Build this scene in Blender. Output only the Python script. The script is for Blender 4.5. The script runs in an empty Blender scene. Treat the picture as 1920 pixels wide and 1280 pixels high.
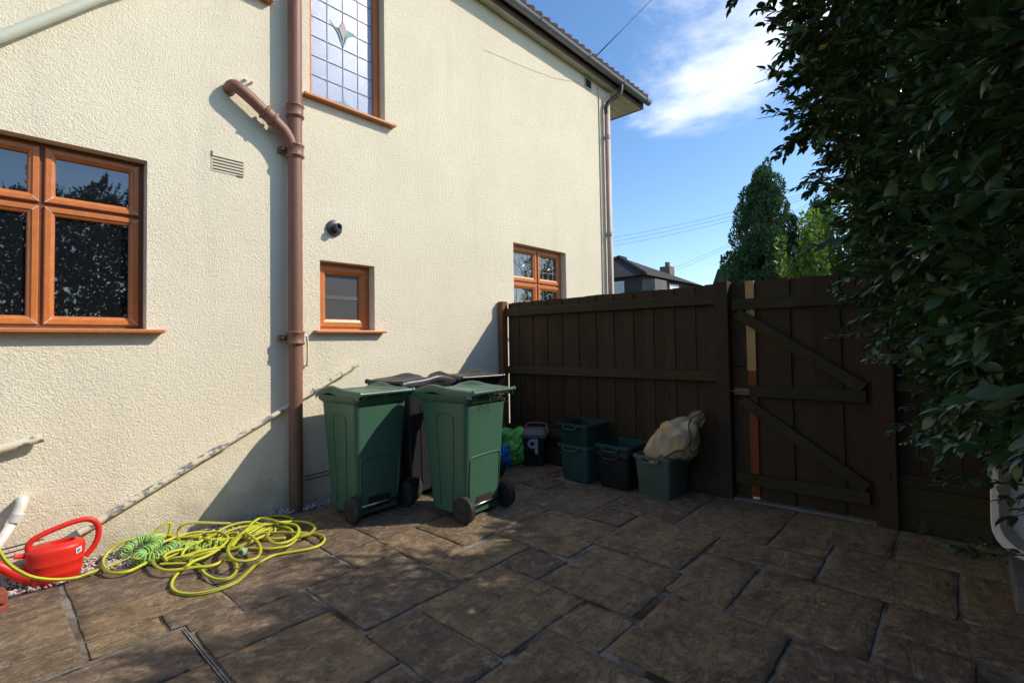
import bpy, math, random
import numpy as np
from math import radians as R, sin, cos, pi
from mathutils import Vector, Matrix, noise as mnoise
random.seed(7); rng = np.random.default_rng(7)
S = bpy.context.scene; COL = S.collection

# ------------------------------------------------------------------ camera
cam = bpy.data.cameras.new('camera'); co = bpy.data.objects.new('camera', cam); COL.objects.link(co); S.camera = co
A_, P_, R_ = R(41.93), R(1.73), R(-0.92)
fw = Vector((cos(A_)*cos(P_), sin(A_)*cos(P_), sin(P_))); rt = Vector((sin(A_), -cos(A_), 0)); up = rt.cross(fw)
rt2 = cos(R_)*rt + sin(R_)*up; up2 = -sin(R_)*rt + cos(R_)*up
co.matrix_world = Matrix(((rt2.x, up2.x, -fw.x, 0), (rt2.y, up2.y, -fw.y, 0), (rt2.z, up2.z, -fw.z, 1.33), (0, 0, 0, 1)))
cam.sensor_width = 36; cam.lens = 933.13/1920*36; cam.shift_y = 0.0255*933.13/1920*-1; cam.clip_start = 0.05; cam.clip_end = 3000

# ------------------------------------------------------------------ sky, sun, exposure
SUN = Vector((1.04, -1.0, 1.13)).normalized()      # towards the sun
w = bpy.data.worlds.new('World'); S.world = w; w.use_nodes = True; nt = w.node_tree; N = nt.nodes; L = nt.links; N.clear()
sky = N.new('ShaderNodeTexSky'); sky.sky_type = 'NISHITA'; sky.sun_disc = False
sky.sun_elevation = math.asin(SUN.z); sky.sun_rotation = math.atan2(SUN.x, SUN.y); sky.air_density = 1.0; sky.dust_density = 0.6; sky.ozone_density = 3.0
bg = N.new('ShaderNodeBackground'); bg.inputs[1].default_value = 0.135
tc = N.new('ShaderNodeTexCoord'); mp = N.new('ShaderNodeMapping'); mp.inputs['Scale'].default_value = (1, 1, 2.2); L.new(tc.outputs['Generated'], mp.inputs[0])
n1 = N.new('ShaderNodeTexNoise'); n1.inputs['Scale'].default_value = 2.3; n1.inputs['Detail'].default_value = 9; n1.inputs['Roughness'].default_value = .6; n1.inputs['Distortion'].default_value = .3
L.new(mp.outputs[0], n1.inputs['Vector'])
CLOUD = Vector((0.80, 0.25, 0.56)).normalized()
dot = N.new('ShaderNodeVectorMath'); dot.operation = 'DOT_PRODUCT'; nrm = N.new('ShaderNodeVectorMath'); nrm.operation = 'NORMALIZE'
L.new(tc.outputs['Generated'], nrm.inputs[0]); L.new(nrm.outputs[0], dot.inputs[0]); dot.inputs[1].default_value = CLOUD
mr = N.new('ShaderNodeMapRange'); mr.inputs[1].default_value = .965; mr.inputs[2].default_value = 1.0; mr.inputs[3].default_value = -.075; mr.inputs[4].default_value = .15; L.new(dot.outputs['Value'], mr.inputs[0])
ad = N.new('ShaderNodeMath'); ad.operation = 'ADD'; L.new(n1.outputs[0], ad.inputs[0]); L.new(mr.outputs[0], ad.inputs[1])
mr2 = N.new('ShaderNodeMapRange'); mr2.interpolation_type = 'SMOOTHSTEP'; mr2.inputs[1].default_value = .50; mr2.inputs[2].default_value = .78; mr2.inputs[4].default_value = .85; L.new(ad.outputs[0], mr2.inputs[0])
hsv = N.new('ShaderNodeHueSaturation'); hsv.inputs['Saturation'].default_value = 1.14; hsv.inputs['Value'].default_value = 1.15; L.new(sky.outputs[0], hsv.inputs['Color'])
mx = N.new('ShaderNodeMixRGB'); mx.inputs[2].default_value = (8.2, 8.4, 8.9, 1); L.new(mr2.outputs[0], mx.inputs[0]); L.new(hsv.outputs[0], mx.inputs[1])
L.new(mx.outputs[0], bg.inputs[0]); wo = N.new('ShaderNodeOutputWorld'); L.new(bg.outputs[0], wo.inputs[0])
sl = bpy.data.lights.new('sun', 'SUN'); sl.energy = 3.3; sl.angle = R(.53); sl.color = (1, .935, .81)
so = bpy.data.objects.new('sun', sl); COL.objects.link(so); so.rotation_euler = SUN.to_track_quat('Z', 'Y').to_euler()
S.view_settings.view_transform = 'Standard'; S.view_settings.look = 'None'; S.view_settings.exposure = 0.45; S.view_settings.gamma = 1
S.render.engine = 'CYCLES'

# ------------------------------------------------------------------ helpers
def tag(o, label=None, cat=None, group=None, kind=None):
    if label: o['label'] = label
    if cat: o['category'] = cat
    if group: o['group'] = group
    if kind: o['kind'] = kind
    return o
def thing(name, label, cat, loc=(0, 0, 0), rz=0, group=None):
    o = bpy.data.objects.new(name, None); COL.objects.link(o); o.location = loc; o.rotation_euler = (0, 0, rz); o.empty_display_size = .2
    return tag(o, label, cat, group)
ORG = {}
def org(o):
    p = Vector((0, 0, 0))
    while o is not None: p += o.location; o = o.parent
    return p
class MB:
    def __init__(s): s.v = []; s.f = []; s.m = None
    def add(s, vs, fs):
        b = len(s.v); s.v += [tuple(v) for v in vs]; s.f += [tuple(i+b for i in f) for f in fs]; return s
    def box(s, x0, x1, y0, y1, z0, z1, M=None):
        vs = [Vector(p) for p in ((x0, y0, z0), (x1, y0, z0), (x1, y1, z0), (x0, y1, z0), (x0, y0, z1), (x1, y0, z1), (x1, y1, z1), (x0, y1, z1))]
        if M: vs = [M @ v for v in vs]
        return s.add(vs, [(0, 3, 2, 1), (4, 5, 6, 7), (0, 1, 5, 4), (1, 2, 6, 5), (2, 3, 7, 6), (3, 0, 4, 7)])
    def frustum(s, bot, top, z0, z1):     # bot/top = (x0,x1,y0,y1)
        a, b = bot, top
        vs = [(a[0], a[2], z0), (a[1], a[2], z0), (a[1], a[3], z0), (a[0], a[3], z0), (b[0], b[2], z1), (b[1], b[2], z1), (b[1], b[3], z1), (b[0], b[3], z1)]
        return s.add(vs, [(0, 3, 2, 1), (4, 5, 6, 7), (0, 1, 5, 4), (1, 2, 6, 5), (2, 3, 7, 6), (3, 0, 4, 7)])
    def bar(s, a, b, wd, th, upv=(0, 0, 1)):   # rectangular bar from a to b
        a, b = Vector(a), Vector(b); d = (b-a).normalized(); u = Vector(upv); sd = d.cross(u).normalized(); u = sd.cross(d)
        vs = [p + sx*sd*wd/2 + sz*u*th/2 for p in (a, b) for sx, sz in ((-1, -1), (1, -1), (1, 1), (-1, 1))]
        return s.add(vs, [(0, 1, 2, 3), (7, 6, 5, 4), (0, 4, 5, 1), (1, 5, 6, 2), (2, 6, 7, 3), (3, 7, 4, 0)])
    def tube(s, pts, r, n=10, caps=True, closed=False):
        pts = [Vector(p) for p in pts]; k = len(pts); rs = r if hasattr(r, '__len__') else [r]*k; base = len(s.v)
        t0 = (pts[1]-pts[0]).normalized(); u = t0.orthogonal().normalized()
        for i, p in enumerate(pts):
            if closed: t = (pts[(i+1) % k]-pts[i-1]).normalized()
            else: t = (pts[min(i+1, k-1)]-pts[max(i-1, 0)]).normalized()
            u = (u - t*u.dot(t)); u = u.normalized() if u.length > 1e-6 else t.orthogonal().normalized(); v = t.cross(u)
            s.v += [tuple(p + rs[i]*(cos(2*pi*j/n)*u + sin(2*pi*j/n)*v)) for j in range(n)]
        for i in range(k if closed else k-1):
            a = base+i*n; b = base+((i+1) % k)*n
            s.f += [(a+j, a+(j+1) % n, b+(j+1) % n, b+j) for j in range(n)]
        if caps and not closed: s.f += [tuple(base+j for j in range(n))[::-1], tuple(base+(k-1)*n+j for j in range(n))]
        return s
    def loops(s, rings, close_ends=(True, True)):
        n = len(rings[0]); base = len(s.v)
        for r in rings: s.v += [tuple(p) for p in r]
        for i in range(len(rings)-1):
            a = base+i*n; b = a+n
            s.f += [(a+j, a+(j+1) % n, b+(j+1) % n, b+j) for j in range(n)]
        if close_ends[0]: s.f.append(tuple(base+j for j in range(n))[::-1])
        if close_ends[1]: s.f.append(tuple(base+(len(rings)-1)*n+j for j in range(n)))
        return s
    def lathe(s, prof, n=24, M=None):    # prof: (radius, height) along +Z
        rings = [[Vector((r*cos(2*pi*j/n), r*sin(2*pi*j/n), z)) for j in range(n)] for r, z in prof]
        if M: rings = [[M @ p for p in q] for q in rings]
        return s.loops(rings)
    def ring(s, x0, x1, z0, z1, prof):   # window ring in XZ plane; prof: (inset, y)
        base = len(s.v)
        for d, y in prof: s.v += [(x0+d, y, z0+d), (x1-d, y, z0+d), (x1-d, y, z1-d), (x0+d, y, z1-d)]
        for i in range(len(prof)-1):
            a = base+4*i; b = a+4
            s.f += [(a+j, a+(j+1) % 4, b+(j+1) % 4, b+j) for j in range(4)]
        return s
    def build(s, name, mat, parent=None, smooth=False, bevel=0, local=False, flip=False, autos=None):
        me = bpy.data.meshes.new(name)
        o = bpy.data.objects.new(name, me); COL.objects.link(o)
        v = s.v
        if parent is not None:
            o.parent = parent
            if not local: p = org(parent); v = [(a[0]-p.x, a[1]-p.y, a[2]-p.z) for a in v]
        me.from_pydata(v, [], s.f); me.materials.append(mat)
        if smooth: me.polygons.foreach_set('use_smooth', [True]*len(me.polygons))
        if autos:
            me.polygons.foreach_set('use_smooth', [True]*len(me.polygons)); me.set_sharp_from_angle(angle=R(autos))
        if bevel:
            b = o.modifiers.new('bevel', 'BEVEL'); b.width = bevel; b.segments = 2; b.limit_method = 'ANGLE'
        me.update(); return o
def rrect(x0, x1, y0, y1, r, z, n=4):
    out = []
    for cx, cy, a0 in ((x1-r, y1-r, 0), (x0+r, y1-r, 90), (x0+r, y0+r, 180), (x1-r, y0+r, 270)):
        for i in range(n+1): a = R(a0+90*i/n); out.append(Vector((cx+r*cos(a), cy+r*sin(a), z)))
    return out
def catmull(P, k=6, closed=False):
    P = [Vector(p) for p in P]; n = len(P); out = []
    for i in range(n if closed else n-1):
        g = lambda j: P[j % n] if closed else P[max(0, min(n-1, j))]
        p0, p1, p2, p3 = g(i-1), g(i), g(i+1), g(i+2)
        for q in range(k):
            t = q/k; out.append(.5*((2*p1)+(p2-p0)*t+(2*p0-5*p1+4*p2-p3)*t*t+(3*p1-p0-3*p2+p3)*t**3))
    if not closed: out.append(P[-1])
    return out

# ------------------------------------------------------------------ materials
class NT:
    def __init__(s, name):
        s.m = bpy.data.materials.new(name); s.m.use_nodes = True; s.t = s.m.node_tree; s.N = s.t.nodes; s.b = s.N['Principled BSDF']
        s.tc = s.N.new('ShaderNodeTexCoord'); s.co = s.tc.outputs['Object']
    def link(s, a, b): s.t.links.new(a, b)
    def rand_offset(s, amt=37.0):
        oi = s.N.new('ShaderNodeObjectInfo'); m = s.N.new('ShaderNodeMath'); m.operation = 'MULTIPLY'; m.inputs[1].default_value = amt; s.link(oi.outputs['Random'], m.inputs[0])
        a = s.N.new('ShaderNodeVectorMath'); a.operation = 'ADD'; s.link(s.co, a.inputs[0]); s.link(m.outputs[0], a.inputs[1]); s.co = a.outputs[0]; s.rnd = oi.outputs['Random']; return s
    def scale(s, v):
        m = s.N.new('ShaderNodeMapping'); m.inputs['Scale'].default_value = v; s.link(s.co, m.inputs[0]); return m.outputs[0]
    def noise(s, sc, det=4, rough=.55, vec=None, dist=0):
        n = s.N.new('ShaderNodeTexNoise'); n.inputs['Scale'].default_value = sc; n.inputs['Detail'].default_value = det; n.inputs['Roughness'].default_value = rough; n.inputs['Distortion'].default_value = dist
        s.link(vec or s.co, n.inputs['Vector']); return n.outputs[0]
    def voro(s, sc, feat='F1', vec=None, out=0):
        n = s.N.new('ShaderNodeTexVoronoi'); n.feature = feat; n.inputs['Scale'].default_value = sc; s.link(vec or s.co, n.inputs['Vector']); return n.outputs[out]
    def rng(s, src, a, b, c=0, d=1, smooth=False):
        m = s.N.new('ShaderNodeMapRange'); m.inputs[1].default_value = a; m.inputs[2].default_value = b; m.inputs[3].default_value = c; m.inputs[4].default_value = d
        if smooth: m.interpolation_type = 'SMOOTHSTEP'
        s.link(src, m.inputs[0]); return m.outputs[0]
    def math(s, op, a, b=None):
        m = s.N.new('ShaderNodeMath'); m.operation = op
        for i, x in enumerate((a, b)):
            if x is None: continue
            if isinstance(x, (int, float)): m.inputs[i].default_value = x
            else: s.link(x, m.inputs[i])
        return m.outputs[0]
    def mix(s, f, a, b, mode='MIX'):
        m = s.N.new('ShaderNodeMixRGB'); m.blend_type = mode
        for i, x in enumerate((f, a, b)):
            if isinstance(x, (int, float)): m.inputs[i].default_value = x
            elif isinstance(x, tuple): m.inputs[i].default_value = (*x, 1)
            else: s.link(x, m.inputs[i])
        return m.outputs[0]
    def bump(s, h, dist, strength=1, prev=None):
        b = s.N.new('ShaderNodeBump'); b.inputs['Distance'].default_value = dist; b.inputs['Strength'].default_value = strength; s.link(h, b.inputs['Height'])
        if prev is not None: s.link(prev, b.inputs['Normal'])
        return b.outputs[0]
    def z(s):
        x = s.N.new('ShaderNodeSeparateXYZ'); s.link(s.tc.outputs['Object'], x.inputs[0]); return x.outputs
    def done(s, col=None, rough=None, normal=None, metal=0, spec=None, ior=None, **k):
        b = s.b
        if col is not None:
            if isinstance(col, tuple): b.inputs['Base Color'].default_value = (*col, 1)
            else: s.link(col, b.inputs['Base Color'])
        if rough is not None:
            if isinstance(rough, (int, float)): b.inputs['Roughness'].default_value = rough
            else: s.link(rough, b.inputs['Roughness'])
        if normal is not None: s.link(normal, b.inputs['Normal'])
        b.inputs['Metallic'].default_value = metal
        if spec is not None: b.inputs['Specular IOR Level'].default_value = spec
        if ior: b.inputs['IOR'].default_value = ior
        for kk, v in k.items(): b.inputs[kk.replace('_', ' ')].default_value = v
        return s.m
def simple(name, c1, c2=None, sc=8, rough=.6, bsc=None, bd=.001, metal=0, spec=None, det=5):
    t = NT(name).rand_offset(); c2 = c2 or tuple(x*.8 for x in c1)
    f = t.rng(t.noise(sc, det), .3, .7); col = t.mix(f, c1, c2); nm = t.bump(t.noise(bsc, 4), bd) if bsc else None
    return t.done(col, rough, nm, metal, spec)

def m_wall():
    t = NT('roughcast_render'); wv = t.N.new('ShaderNodeTexNoise'); wv.inputs['Scale'].default_value = 22; t.link(t.co, wv.inputs['Vector']); wm = t.N.new('ShaderNodeVectorMath'); wm.operation = 'MULTIPLY_ADD'; t.link(wv.outputs['Color'], wm.inputs[0]); wm.inputs[1].default_value = (.035, .035, .035); t.link(t.co, wm.inputs[2]); t.co = wm.outputs[0]
    lumps = t.voro(98, 'F1'); lump2 = t.voro(52, 'SMOOTH_F1'); n = t.noise(96, 5, .62); n2 = t.noise(14, 3)
    h = t.math('ADD', t.math('MULTIPLY', lumps, -.5), t.math('MULTIPLY', n, 1.3)); h = t.math('ADD', h, t.math('MULTIPLY', lump2, -.45)); h = t.math('ADD', h, t.math('MULTIPLY', n2, .35))
    st = t.noise(1.1, 6, .6); fine = t.noise(45, 3)
    col = t.mix(t.rng(st, .35, .7), (.84, .745, .56), (.76, .67, .50)); col = t.mix(t.rng(fine, .55, .8, 0, .35), col, (.60, .54, .41))
    streak = t.noise(1.0, 5, .6, t.scale((3.2, 3.2, .6))); col = t.mix(t.rng(streak, .56, .80, 0, .30), col, (.50, .47, .38))
    z = t.z()[2]; ns = t.noise(3.5, 5, .7); low = t.math('SUBTRACT', t.rng(z, .0, .55, .75, 0), t.rng(ns, .35, .75, 0, .6)); col = t.mix(t.rng(low, 0, .5, 0, .55), col, (.36, .31, .22))
    return t.done(col, .95, t.bump(h, .0052, 1.0), spec=.2)
def m_wood(name, c1, c2, axis='z', green=0.0, rough=.85):
    t = NT(name).rand_offset()
    s = {'z': (22, 22, 1.3), 'y': (22, 1.3, 22), 'x': (1.3, 22, 22)}[axis]; v = t.scale(s)
    g = t.noise(1.6, 6, .7, v, .4); n = t.noise(2.2, 4)
    col = t.mix(t.rng(g, .3, .72), c1, c2); col = t.mix(t.rng(n, .4, .75, 0, .5), col, tuple(x*.55 for x in c2))
    col = t.mix(t.rng(t.rnd, 0, 1, 0, .45), col, tuple(x*1.35 for x in c1))
    kn = t.voro(1.0, 'F1', t.scale({'z': (9, 9, 2.6), 'y': (9, 2.6, 9), 'x': (2.6, 9, 9)}[axis])); col = t.mix(t.rng(kn, .05, .12, .8, 0), col, tuple(x*.3 for x in c2)); col = t.mix(t.rng(t.noise(60, 4, .8, t.scale({'z': (3, 3, .12), 'y': (3, .12, 3), 'x': (.12, 3, 3)}[axis])), .5, .75, 0, .55), col, tuple(min(1, x*2.0) for x in c1))
    if green: col = t.mix(t.rng(t.noise(3.1, 5, .7), .42, .7, 0, green), col, (.05, .055, .018))
    return t.done(col, rough, t.bump(g, .003, .7), spec=.25)
def m_plastic(name, c, c2=None, rough=.42, dirt=.25, bsc=260, spec=.45):
    t = NT(name).rand_offset(); c2 = c2 or tuple(x*.7 for x in c)
    n = t.noise(3, 6, .65); d = t.noise(14, 6, .7)
    col = t.mix(t.rng(n, .3, .75), c, c2); col = t.mix(t.rng(d, .55, .8, 0, dirt), col, (.13, .115, .09)); dr = t.noise(1.0, 5, .7, t.scale((26, 26, 2.2))); col = t.mix(t.rng(dr, .52, .76, 0, dirt*1.3), col, (.12, .11, .09))
    sc = t.noise(1, 4, .7, t.scale((60, 60, 8)))
    return t.done(col, t.rng(n, .3, .7, rough, rough+.2), t.bump(t.noise(bsc, 2), .0004, .5), spec=spec)
def m_slab():
    t = NT('riven_sandstone'); t.rand_offset(53)
    big = t.noise(2.2, 8, .62, None, 1.2); lay = t.noise(1.0, 7, .6, t.scale((2.6, 7.5, 4)), 1.6); fine = t.noise(70, 4, .7); sp = t.voro(120)
    step = t.N.new('ShaderNodeValToRGB'); cr = step.color_ramp; cr.interpolation = 'LINEAR'
    cr.elements[0].position = .0; cr.elements[0].color = (0, 0, 0, 1); cr.elements[1].position = 1; cr.elements[1].color = (1, 1, 1, 1)
    for p, v in ((.36, .12), (.385, .3), (.5, .38), (.515, .58), (.62, .66), (.64, .85)): e = cr.elements.new(p); e.color = (v, v, v, 1)
    t.link(lay, step.inputs[0])
    base = t.mix(t.rng(t.rnd, .3, .7), (.32, .205, .105), (.195, .130, .095)); base = t.mix(t.rng(big, .35, .7), base, (.125, .084, .050))
    base = t.mix(t.rng(lay, .5, .75, 0, .5), base, (.34, .23, .125)); base = t.mix(t.rng(fine, .45, .75, 0, .4), base, (.10, .082, .062))
    base = t.mix(t.rng(sp, .0, .12, .55, 0), base, (.42, .37, .30))
    mot = t.noise(16, 7, .78); base = t.mix(t.rng(mot, .49, .63, 0, .65), base, (.42, .315, .20)); base = t.mix(t.rng(t.noise(23, 6, .75), .50, .68, 0, .65), base, (.060, .045, .033))
    mould = t.noise(5, 8, .75); base = t.mix(t.rng(mould, .50, .68, 0, .65), base, (.062, .047, .034))
    lich = t.voro(19); base = t.mix(t.math('MULTIPLY', t.rng(lich, .0, .05, 1, 0), t.rng(t.noise(3, 2), .5, .56)), base, (.45, .42, .36))
    h = t.math('ADD', step.outputs[0], t.math('MULTIPLY', fine, .22)); h = t.math('ADD', h, t.math('MULTIPLY', mot, .7)); h = t.math('ADD', h, t.math('MULTIPLY', big, .6))
    return t.done(base, t.rng(mould, .4, .7, .62, .85), t.bump(h, .018, 1.0), spec=.35)
def m_joint():
    t = NT('joint_mortar'); n = t.noise(2.4, 5, .6); f = t.noise(60, 5, .7)
    col = t.mix(t.rng(n, .38, .56), (.045, .034, .024), (.30, .26, .215)); col = t.mix(t.rng(f, .4, .7, 0, .6), col, (.07, .052, .04))
    col = t.mix(t.rng(t.noise(7, 4), .6, .7, 0, .8), col, (.035, .018, .012))
    return t.done(col, .95, t.bump(t.math('ADD', f, n), .006), spec=.2)
def m_peel(name, paint, under, lo=.56):
    t = NT(name); n = t.noise(34, 6, .65, t.scale((.45, 1, 1))); k = t.rng(n, lo, lo+.015)
    z = t.noise(5.0, 3)
    k = t.math('MULTIPLY', k, t.rng(z, .35, .5)); col = t.mix(k, paint, under); col = t.mix(t.rng(t.noise(30, 5, .7), .6, .8, 0, .5), col, (.30, .24, .16))
    return t.done(col, .55, t.bump(t.math('SUBTRACT', 1, k), .0012), spec=.4)
def m_glass(name, col=(.008, .009, .011), rough=.015, ior=2.3, bsc=None, bd=0.0):
    t = NT(name); nm = t.bump(t.noise(bsc or 1.2, 2), bd or .0015)
    return t.done(col, rough, nm, ior=ior)
def m_oak():
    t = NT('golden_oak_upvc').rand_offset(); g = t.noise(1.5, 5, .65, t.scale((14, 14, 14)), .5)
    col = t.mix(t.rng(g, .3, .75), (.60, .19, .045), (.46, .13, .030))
    return t.done(col, .38, t.bump(t.noise(300, 2), .0003), spec=.5)
def m_paintbrown():
    t = NT('brown_pipe_paint'); n = t.noise(6, 6, .65, t.scale((3, 3, .6))); col = t.mix(t.rng(n, .3, .7), (.27, .125, .078), (.21, .098, .064)); col = t.mix(t.rng(t.noise(28, 5, .7), .56, .75, 0, .7), col, (.14, .07, .048))
    z = t.z()[2]; col = t.mix(t.math('MULTIPLY', t.rng(z, .1, 1.1, .75, 0), t.rng(t.noise(9, 5, .7), .3, .6, .5, 1)), col, (.075, .05, .04))
    return t.done(col, .5, t.bump(t.noise(90, 4), .0008), spec=.4)
def m_leaf(name, c1, c2, rough=.42, trans=.15, spec=.5):
    t = NT(name); g = t.N.new('ShaderNodeNewGeometry'); 
    n = t.noise(1.3, 3); r = g.outputs['Random Per Island']
    col = t.mix(r, c1, c2); col = t.mix(t.rng(n, .35, .7, 0, .5), col, tuple(x*.6 for x in c1)); col = t.mix(t.rng(r, .97, .98), col, (.16, .13, .03))
    m = t.done(col, rough, spec=spec)
    tr = t.N.new('ShaderNodeBsdfTranslucent'); t.link(t.mix(1.0, col, (1.6, 1.9, .7), 'MULTIPLY'), tr.inputs[0]); ms = t.N.new('ShaderNodeMixShader'); ms.inputs[0].default_value = trans
    t.link(t.b.outputs[0], ms.inputs[1]); t.link(tr.outputs[0], ms.inputs[2]); t.link(ms.outputs[0], t.N['Material Output'].inputs[0]); return m
def m_tiles(name, c1, c2, sx=3.3, sz=6):
    t = NT(name); b = t.N.new('ShaderNodeTexBrick'); b.inputs['Scale'].default_value = 1; b.inputs['Brick Width'].default_value = .2; b.inputs['Row Height'].default_value = .11; b.inputs['Mortar Size'].default_value = .012
    b.inputs['Color1'].default_value = (*c1, 1); b.inputs['Color2'].default_value = (*c2, 1); b.inputs['Mortar'].default_value = (*[x*.35 for x in c1], 1)
    x = t.z(); cb = t.N.new('ShaderNodeCombineXYZ'); t.link(t.math('ADD', x[0], x[1]), cb.inputs[0]); t.link(x[2], cb.inputs[1]); t.link(cb.outputs[0], b.inputs['Vector'])
    col = t.mix(t.rng(t.noise(1.5, 6, .7), .35, .7, 0, .6), b.outputs[0], tuple(x*.55 for x in c2)); return t.done(col, .85, spec=.2)

def m_bag():
    t = NT('tan_woven_bag'); n = t.noise(4.5, 2); col = t.mix(t.rng(n, .50, .53), (.50, .38, .24), (.50, .34, .14)); col = t.mix(t.rng(t.noise(14, 5, .7), .5, .8, 0, .35), col, (.30, .20, .12))
    return t.done(col, .75, t.bump(t.noise(160, 2), .0015), spec=.3)
M = dict(
 wall=m_wall(), oak=m_oak(), slab=m_slab(), joint=m_joint(), pipe=m_paintbrown(),
 weld=simple('pale_weld_line', (.75, .55, .48), rough=.5),
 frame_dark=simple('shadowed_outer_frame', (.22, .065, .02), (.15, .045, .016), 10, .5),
 glass=m_glass('dark_window_glass'),
 fglass=m_glass('obscured_window_glass', (.24, .31, .46), .24, 1.6, 160, .0012),
 lead=simple('lead_strip', (.22, .23, .26), (.14, .15, .17), 20, .5, metal=.4),
 green_glass=m_glass('green_stained_glass', (.20, .36, .33), .15, 1.6), pink_glass=m_glass('pink_stained_glass', (.46, .38, .36), .15, 1.6),
 soffit=simple('cream_soffit_board', (.62, .58, .47), (.5, .46, .38), 5, .55),
 fascia=simple('dark_brown_fascia', (.075, .040, .030), (.05, .03, .024), 6, .4), gutter=simple('grey_gutter_plastic', (.24, .24, .25), (.18, .18, .19), 6, .25),
 rtile=m_tiles('roof_tile', (.30, .20, .16), (.22, .15, .12)), tile=simple('eaves_tile', (.27, .16, .12), (.18, .115, .09), 8, .8, 60, .002),
 dpipe=simple('faded_brown_downpipe', (.38, .27, .25), (.30, .21, .19), 4, .5), cream=simple('cream_painted_plastic', (.70, .64, .48), (.60, .54, .40), 5, .5),
 peel=m_peel('peeling_cream_paint', (.68, .61, .44), (.22, .22, .23)), peel2=m_peel('peeling_cream_paint_low', (.68, .61, .44), (.20, .20, .21), .5),
 pvc=simple('white_pvc', (.74, .70, .62), (.64, .60, .52), 4, .35), rust=simple('rusty_vent_metal', (.30, .13, .05), (.16, .075, .04), 30, .9),
 slot=simple('dark_vent_slot', (.02, .014, .01), rough=.9), black=m_plastic('black_plastic', (.012, .012, .013), (.009, .009, .010), .45, .15),
 fence=m_wood('dark_stained_fence_wood', (.052, .029, .016), (.026, .016, .010), 'z', .2), rail=m_wood('mossy_fence_rail', (.042, .030, .014), (.022, .017, .009), 'y', .5),
 post=m_wood('dark_fence_post', (.048, .027, .016), (.026, .016, .010), 'z', .2), postlit=m_wood('sunlit_fence_post', (.20, .085, .035), (.12, .05, .024), 'z', 0),  # postlit: lighter, warmer copy of the post wood, sunlight put into its colour
 newwood=m_wood('pale_new_timber', (.40, .25, .11), (.30, .18, .075), 'z'), redwood=m_wood('orange_stained_timber', (.22, .062, .020), (.15, .042, .015), 'z'),
 gbin=m_plastic('green_bin_plastic', (.052, .135, .084), (.042, .108, .068), .34, .22), glid=m_plastic('green_bin_lid_plastic', (.050, .135, .092), (.04, .11, .076), .26, .2),
 dbin=m_plastic('charcoal_bin_plastic', (.026, .026, .032), (.020, .020, .025), .26, .2), rubber=m_plastic('black_wheel_rubber', (.014, .014, .014), (.02, .02, .019), .6, .4),
 steel=simple('bright_axle_steel', (.55, .55, .55), (.4, .4, .4), 30, .25, metal=1),
 tbox=m_plastic('teal_recycling_box_plastic', (.035, .090, .078), (.028, .072, .062), .45, .3), dgbox=m_plastic('dark_green_box_plastic', (.016, .052, .040), (.012, .038, .030), .4, .2),
 ggbox=m_plastic('grey_green_box_plastic', (.085, .115, .085), (.065, .09, .068), .5, .35), cadlid=m_plastic('grey_caddy_lid_plastic', (.17, .15, .16), (.13, .12, .125), .45, .3),
 nine=simple('white_paint_number', (.55, .52, .56), (.35, .33, .36), 40, .7), red=m_plastic('red_can_plastic', (.72, .024, .012), (.64, .020, .011), .34, .08, 300),
 sticker=simple('white_sticker', (.8, .8, .8), (.78, .79, .8), 3, .4), stickblue=simple('blue_sticker_print', (.12, .3, .5), rough=.4),
 bluebag=simple('blue_bag_plastic', (.01, .20, .62), (.01, .15, .5), 12, .3, 25, .01), greenbag=simple('green_bag_plastic', (.20, .62, .14), (.15, .54, .10), 10, .38, 18, .012),
 tan=m_bag(), trim=simple('brown_bag_trim', (.13, .045, .022), (.09, .035, .02), 20, .8),
 sage=simple('pale_bag_lining', (.35, .30, .26), (.28, .24, .2), 8, .8), brick=simple('red_brick', (.33, .075, .045), (.22, .06, .04), 14, .9, 80, .003),
 tub=m_plastic('pale_tub_plastic', (.72, .62, .58), (.64, .55, .50), .35, .12), concrete=simple('grey_concrete', (.19, .17, .15), (.12, .11, .1), 9, .9, 60, .003),
 soil=simple('garden_soil', (.055, .042, .03), (.035, .03, .02), 4, 1, 30, .02), farground=simple('far_grass_ground', (.06, .075, .03), (.04, .055, .02), .5, 1),
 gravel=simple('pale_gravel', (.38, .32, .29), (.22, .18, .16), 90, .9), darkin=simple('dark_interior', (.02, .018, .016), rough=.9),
 hleaf=m_leaf('hedge_leaf', (.030, .062, .018), (.050, .095, .028), .38, .10, .5), twig=simple('hedge_twig_bark', (.085, .065, .045), (.05, .04, .03), 20, .9),
 conifer=m_leaf('conifer_foliage', (.042, .10, .055), (.085, .16, .07), .7, .15, .2), conbrown=m_leaf('dead_conifer_foliage', (.14, .075, .035), (.20, .11, .05), .8, .1, .2),
 shrub=m_leaf('light_shrub_leaf', (.11, .19, .03), (.16, .25, .05), .5, .3, .3), bark=simple('tree_bark', (.10, .07, .05), (.06, .045, .03), 12, .95, 40, .004),
 ftile=m_tiles('far_roof_tile', (.085, .068, .060), (.060, .050, .046)), hung=m_tiles('hung_grey_tile', (.10, .088, .080), (.075, .066, .062)), hungp=m_tiles('pale_hung_tile', (.26, .24, .21), (.21, .19, .17)),
 fwall=simple('far_house_brick', (.22, .17, .13), (.17, .13, .1), 3, .9), wframe=simple('white_window_frame', (.78, .78, .78), (.7, .7, .7), 4, .5), cable=simple('black_cable', (.02, .02, .022), rough=.6),
 hose=None, spiral=simple('pale_green_spiral_hose', (.33, .58, .16), (.26, .48, .12), 12, .3), connector=simple('hose_connector_plastic', (.30, .42, .20), (.35, .4, .38), 9, .35),
 leafy=simple('fallen_yellow_leaf', (.42, .22, .06), (.3, .16, .05), 30, .8), mould=simple('tile_edge', (.2, .12, .09)),
)
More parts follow.
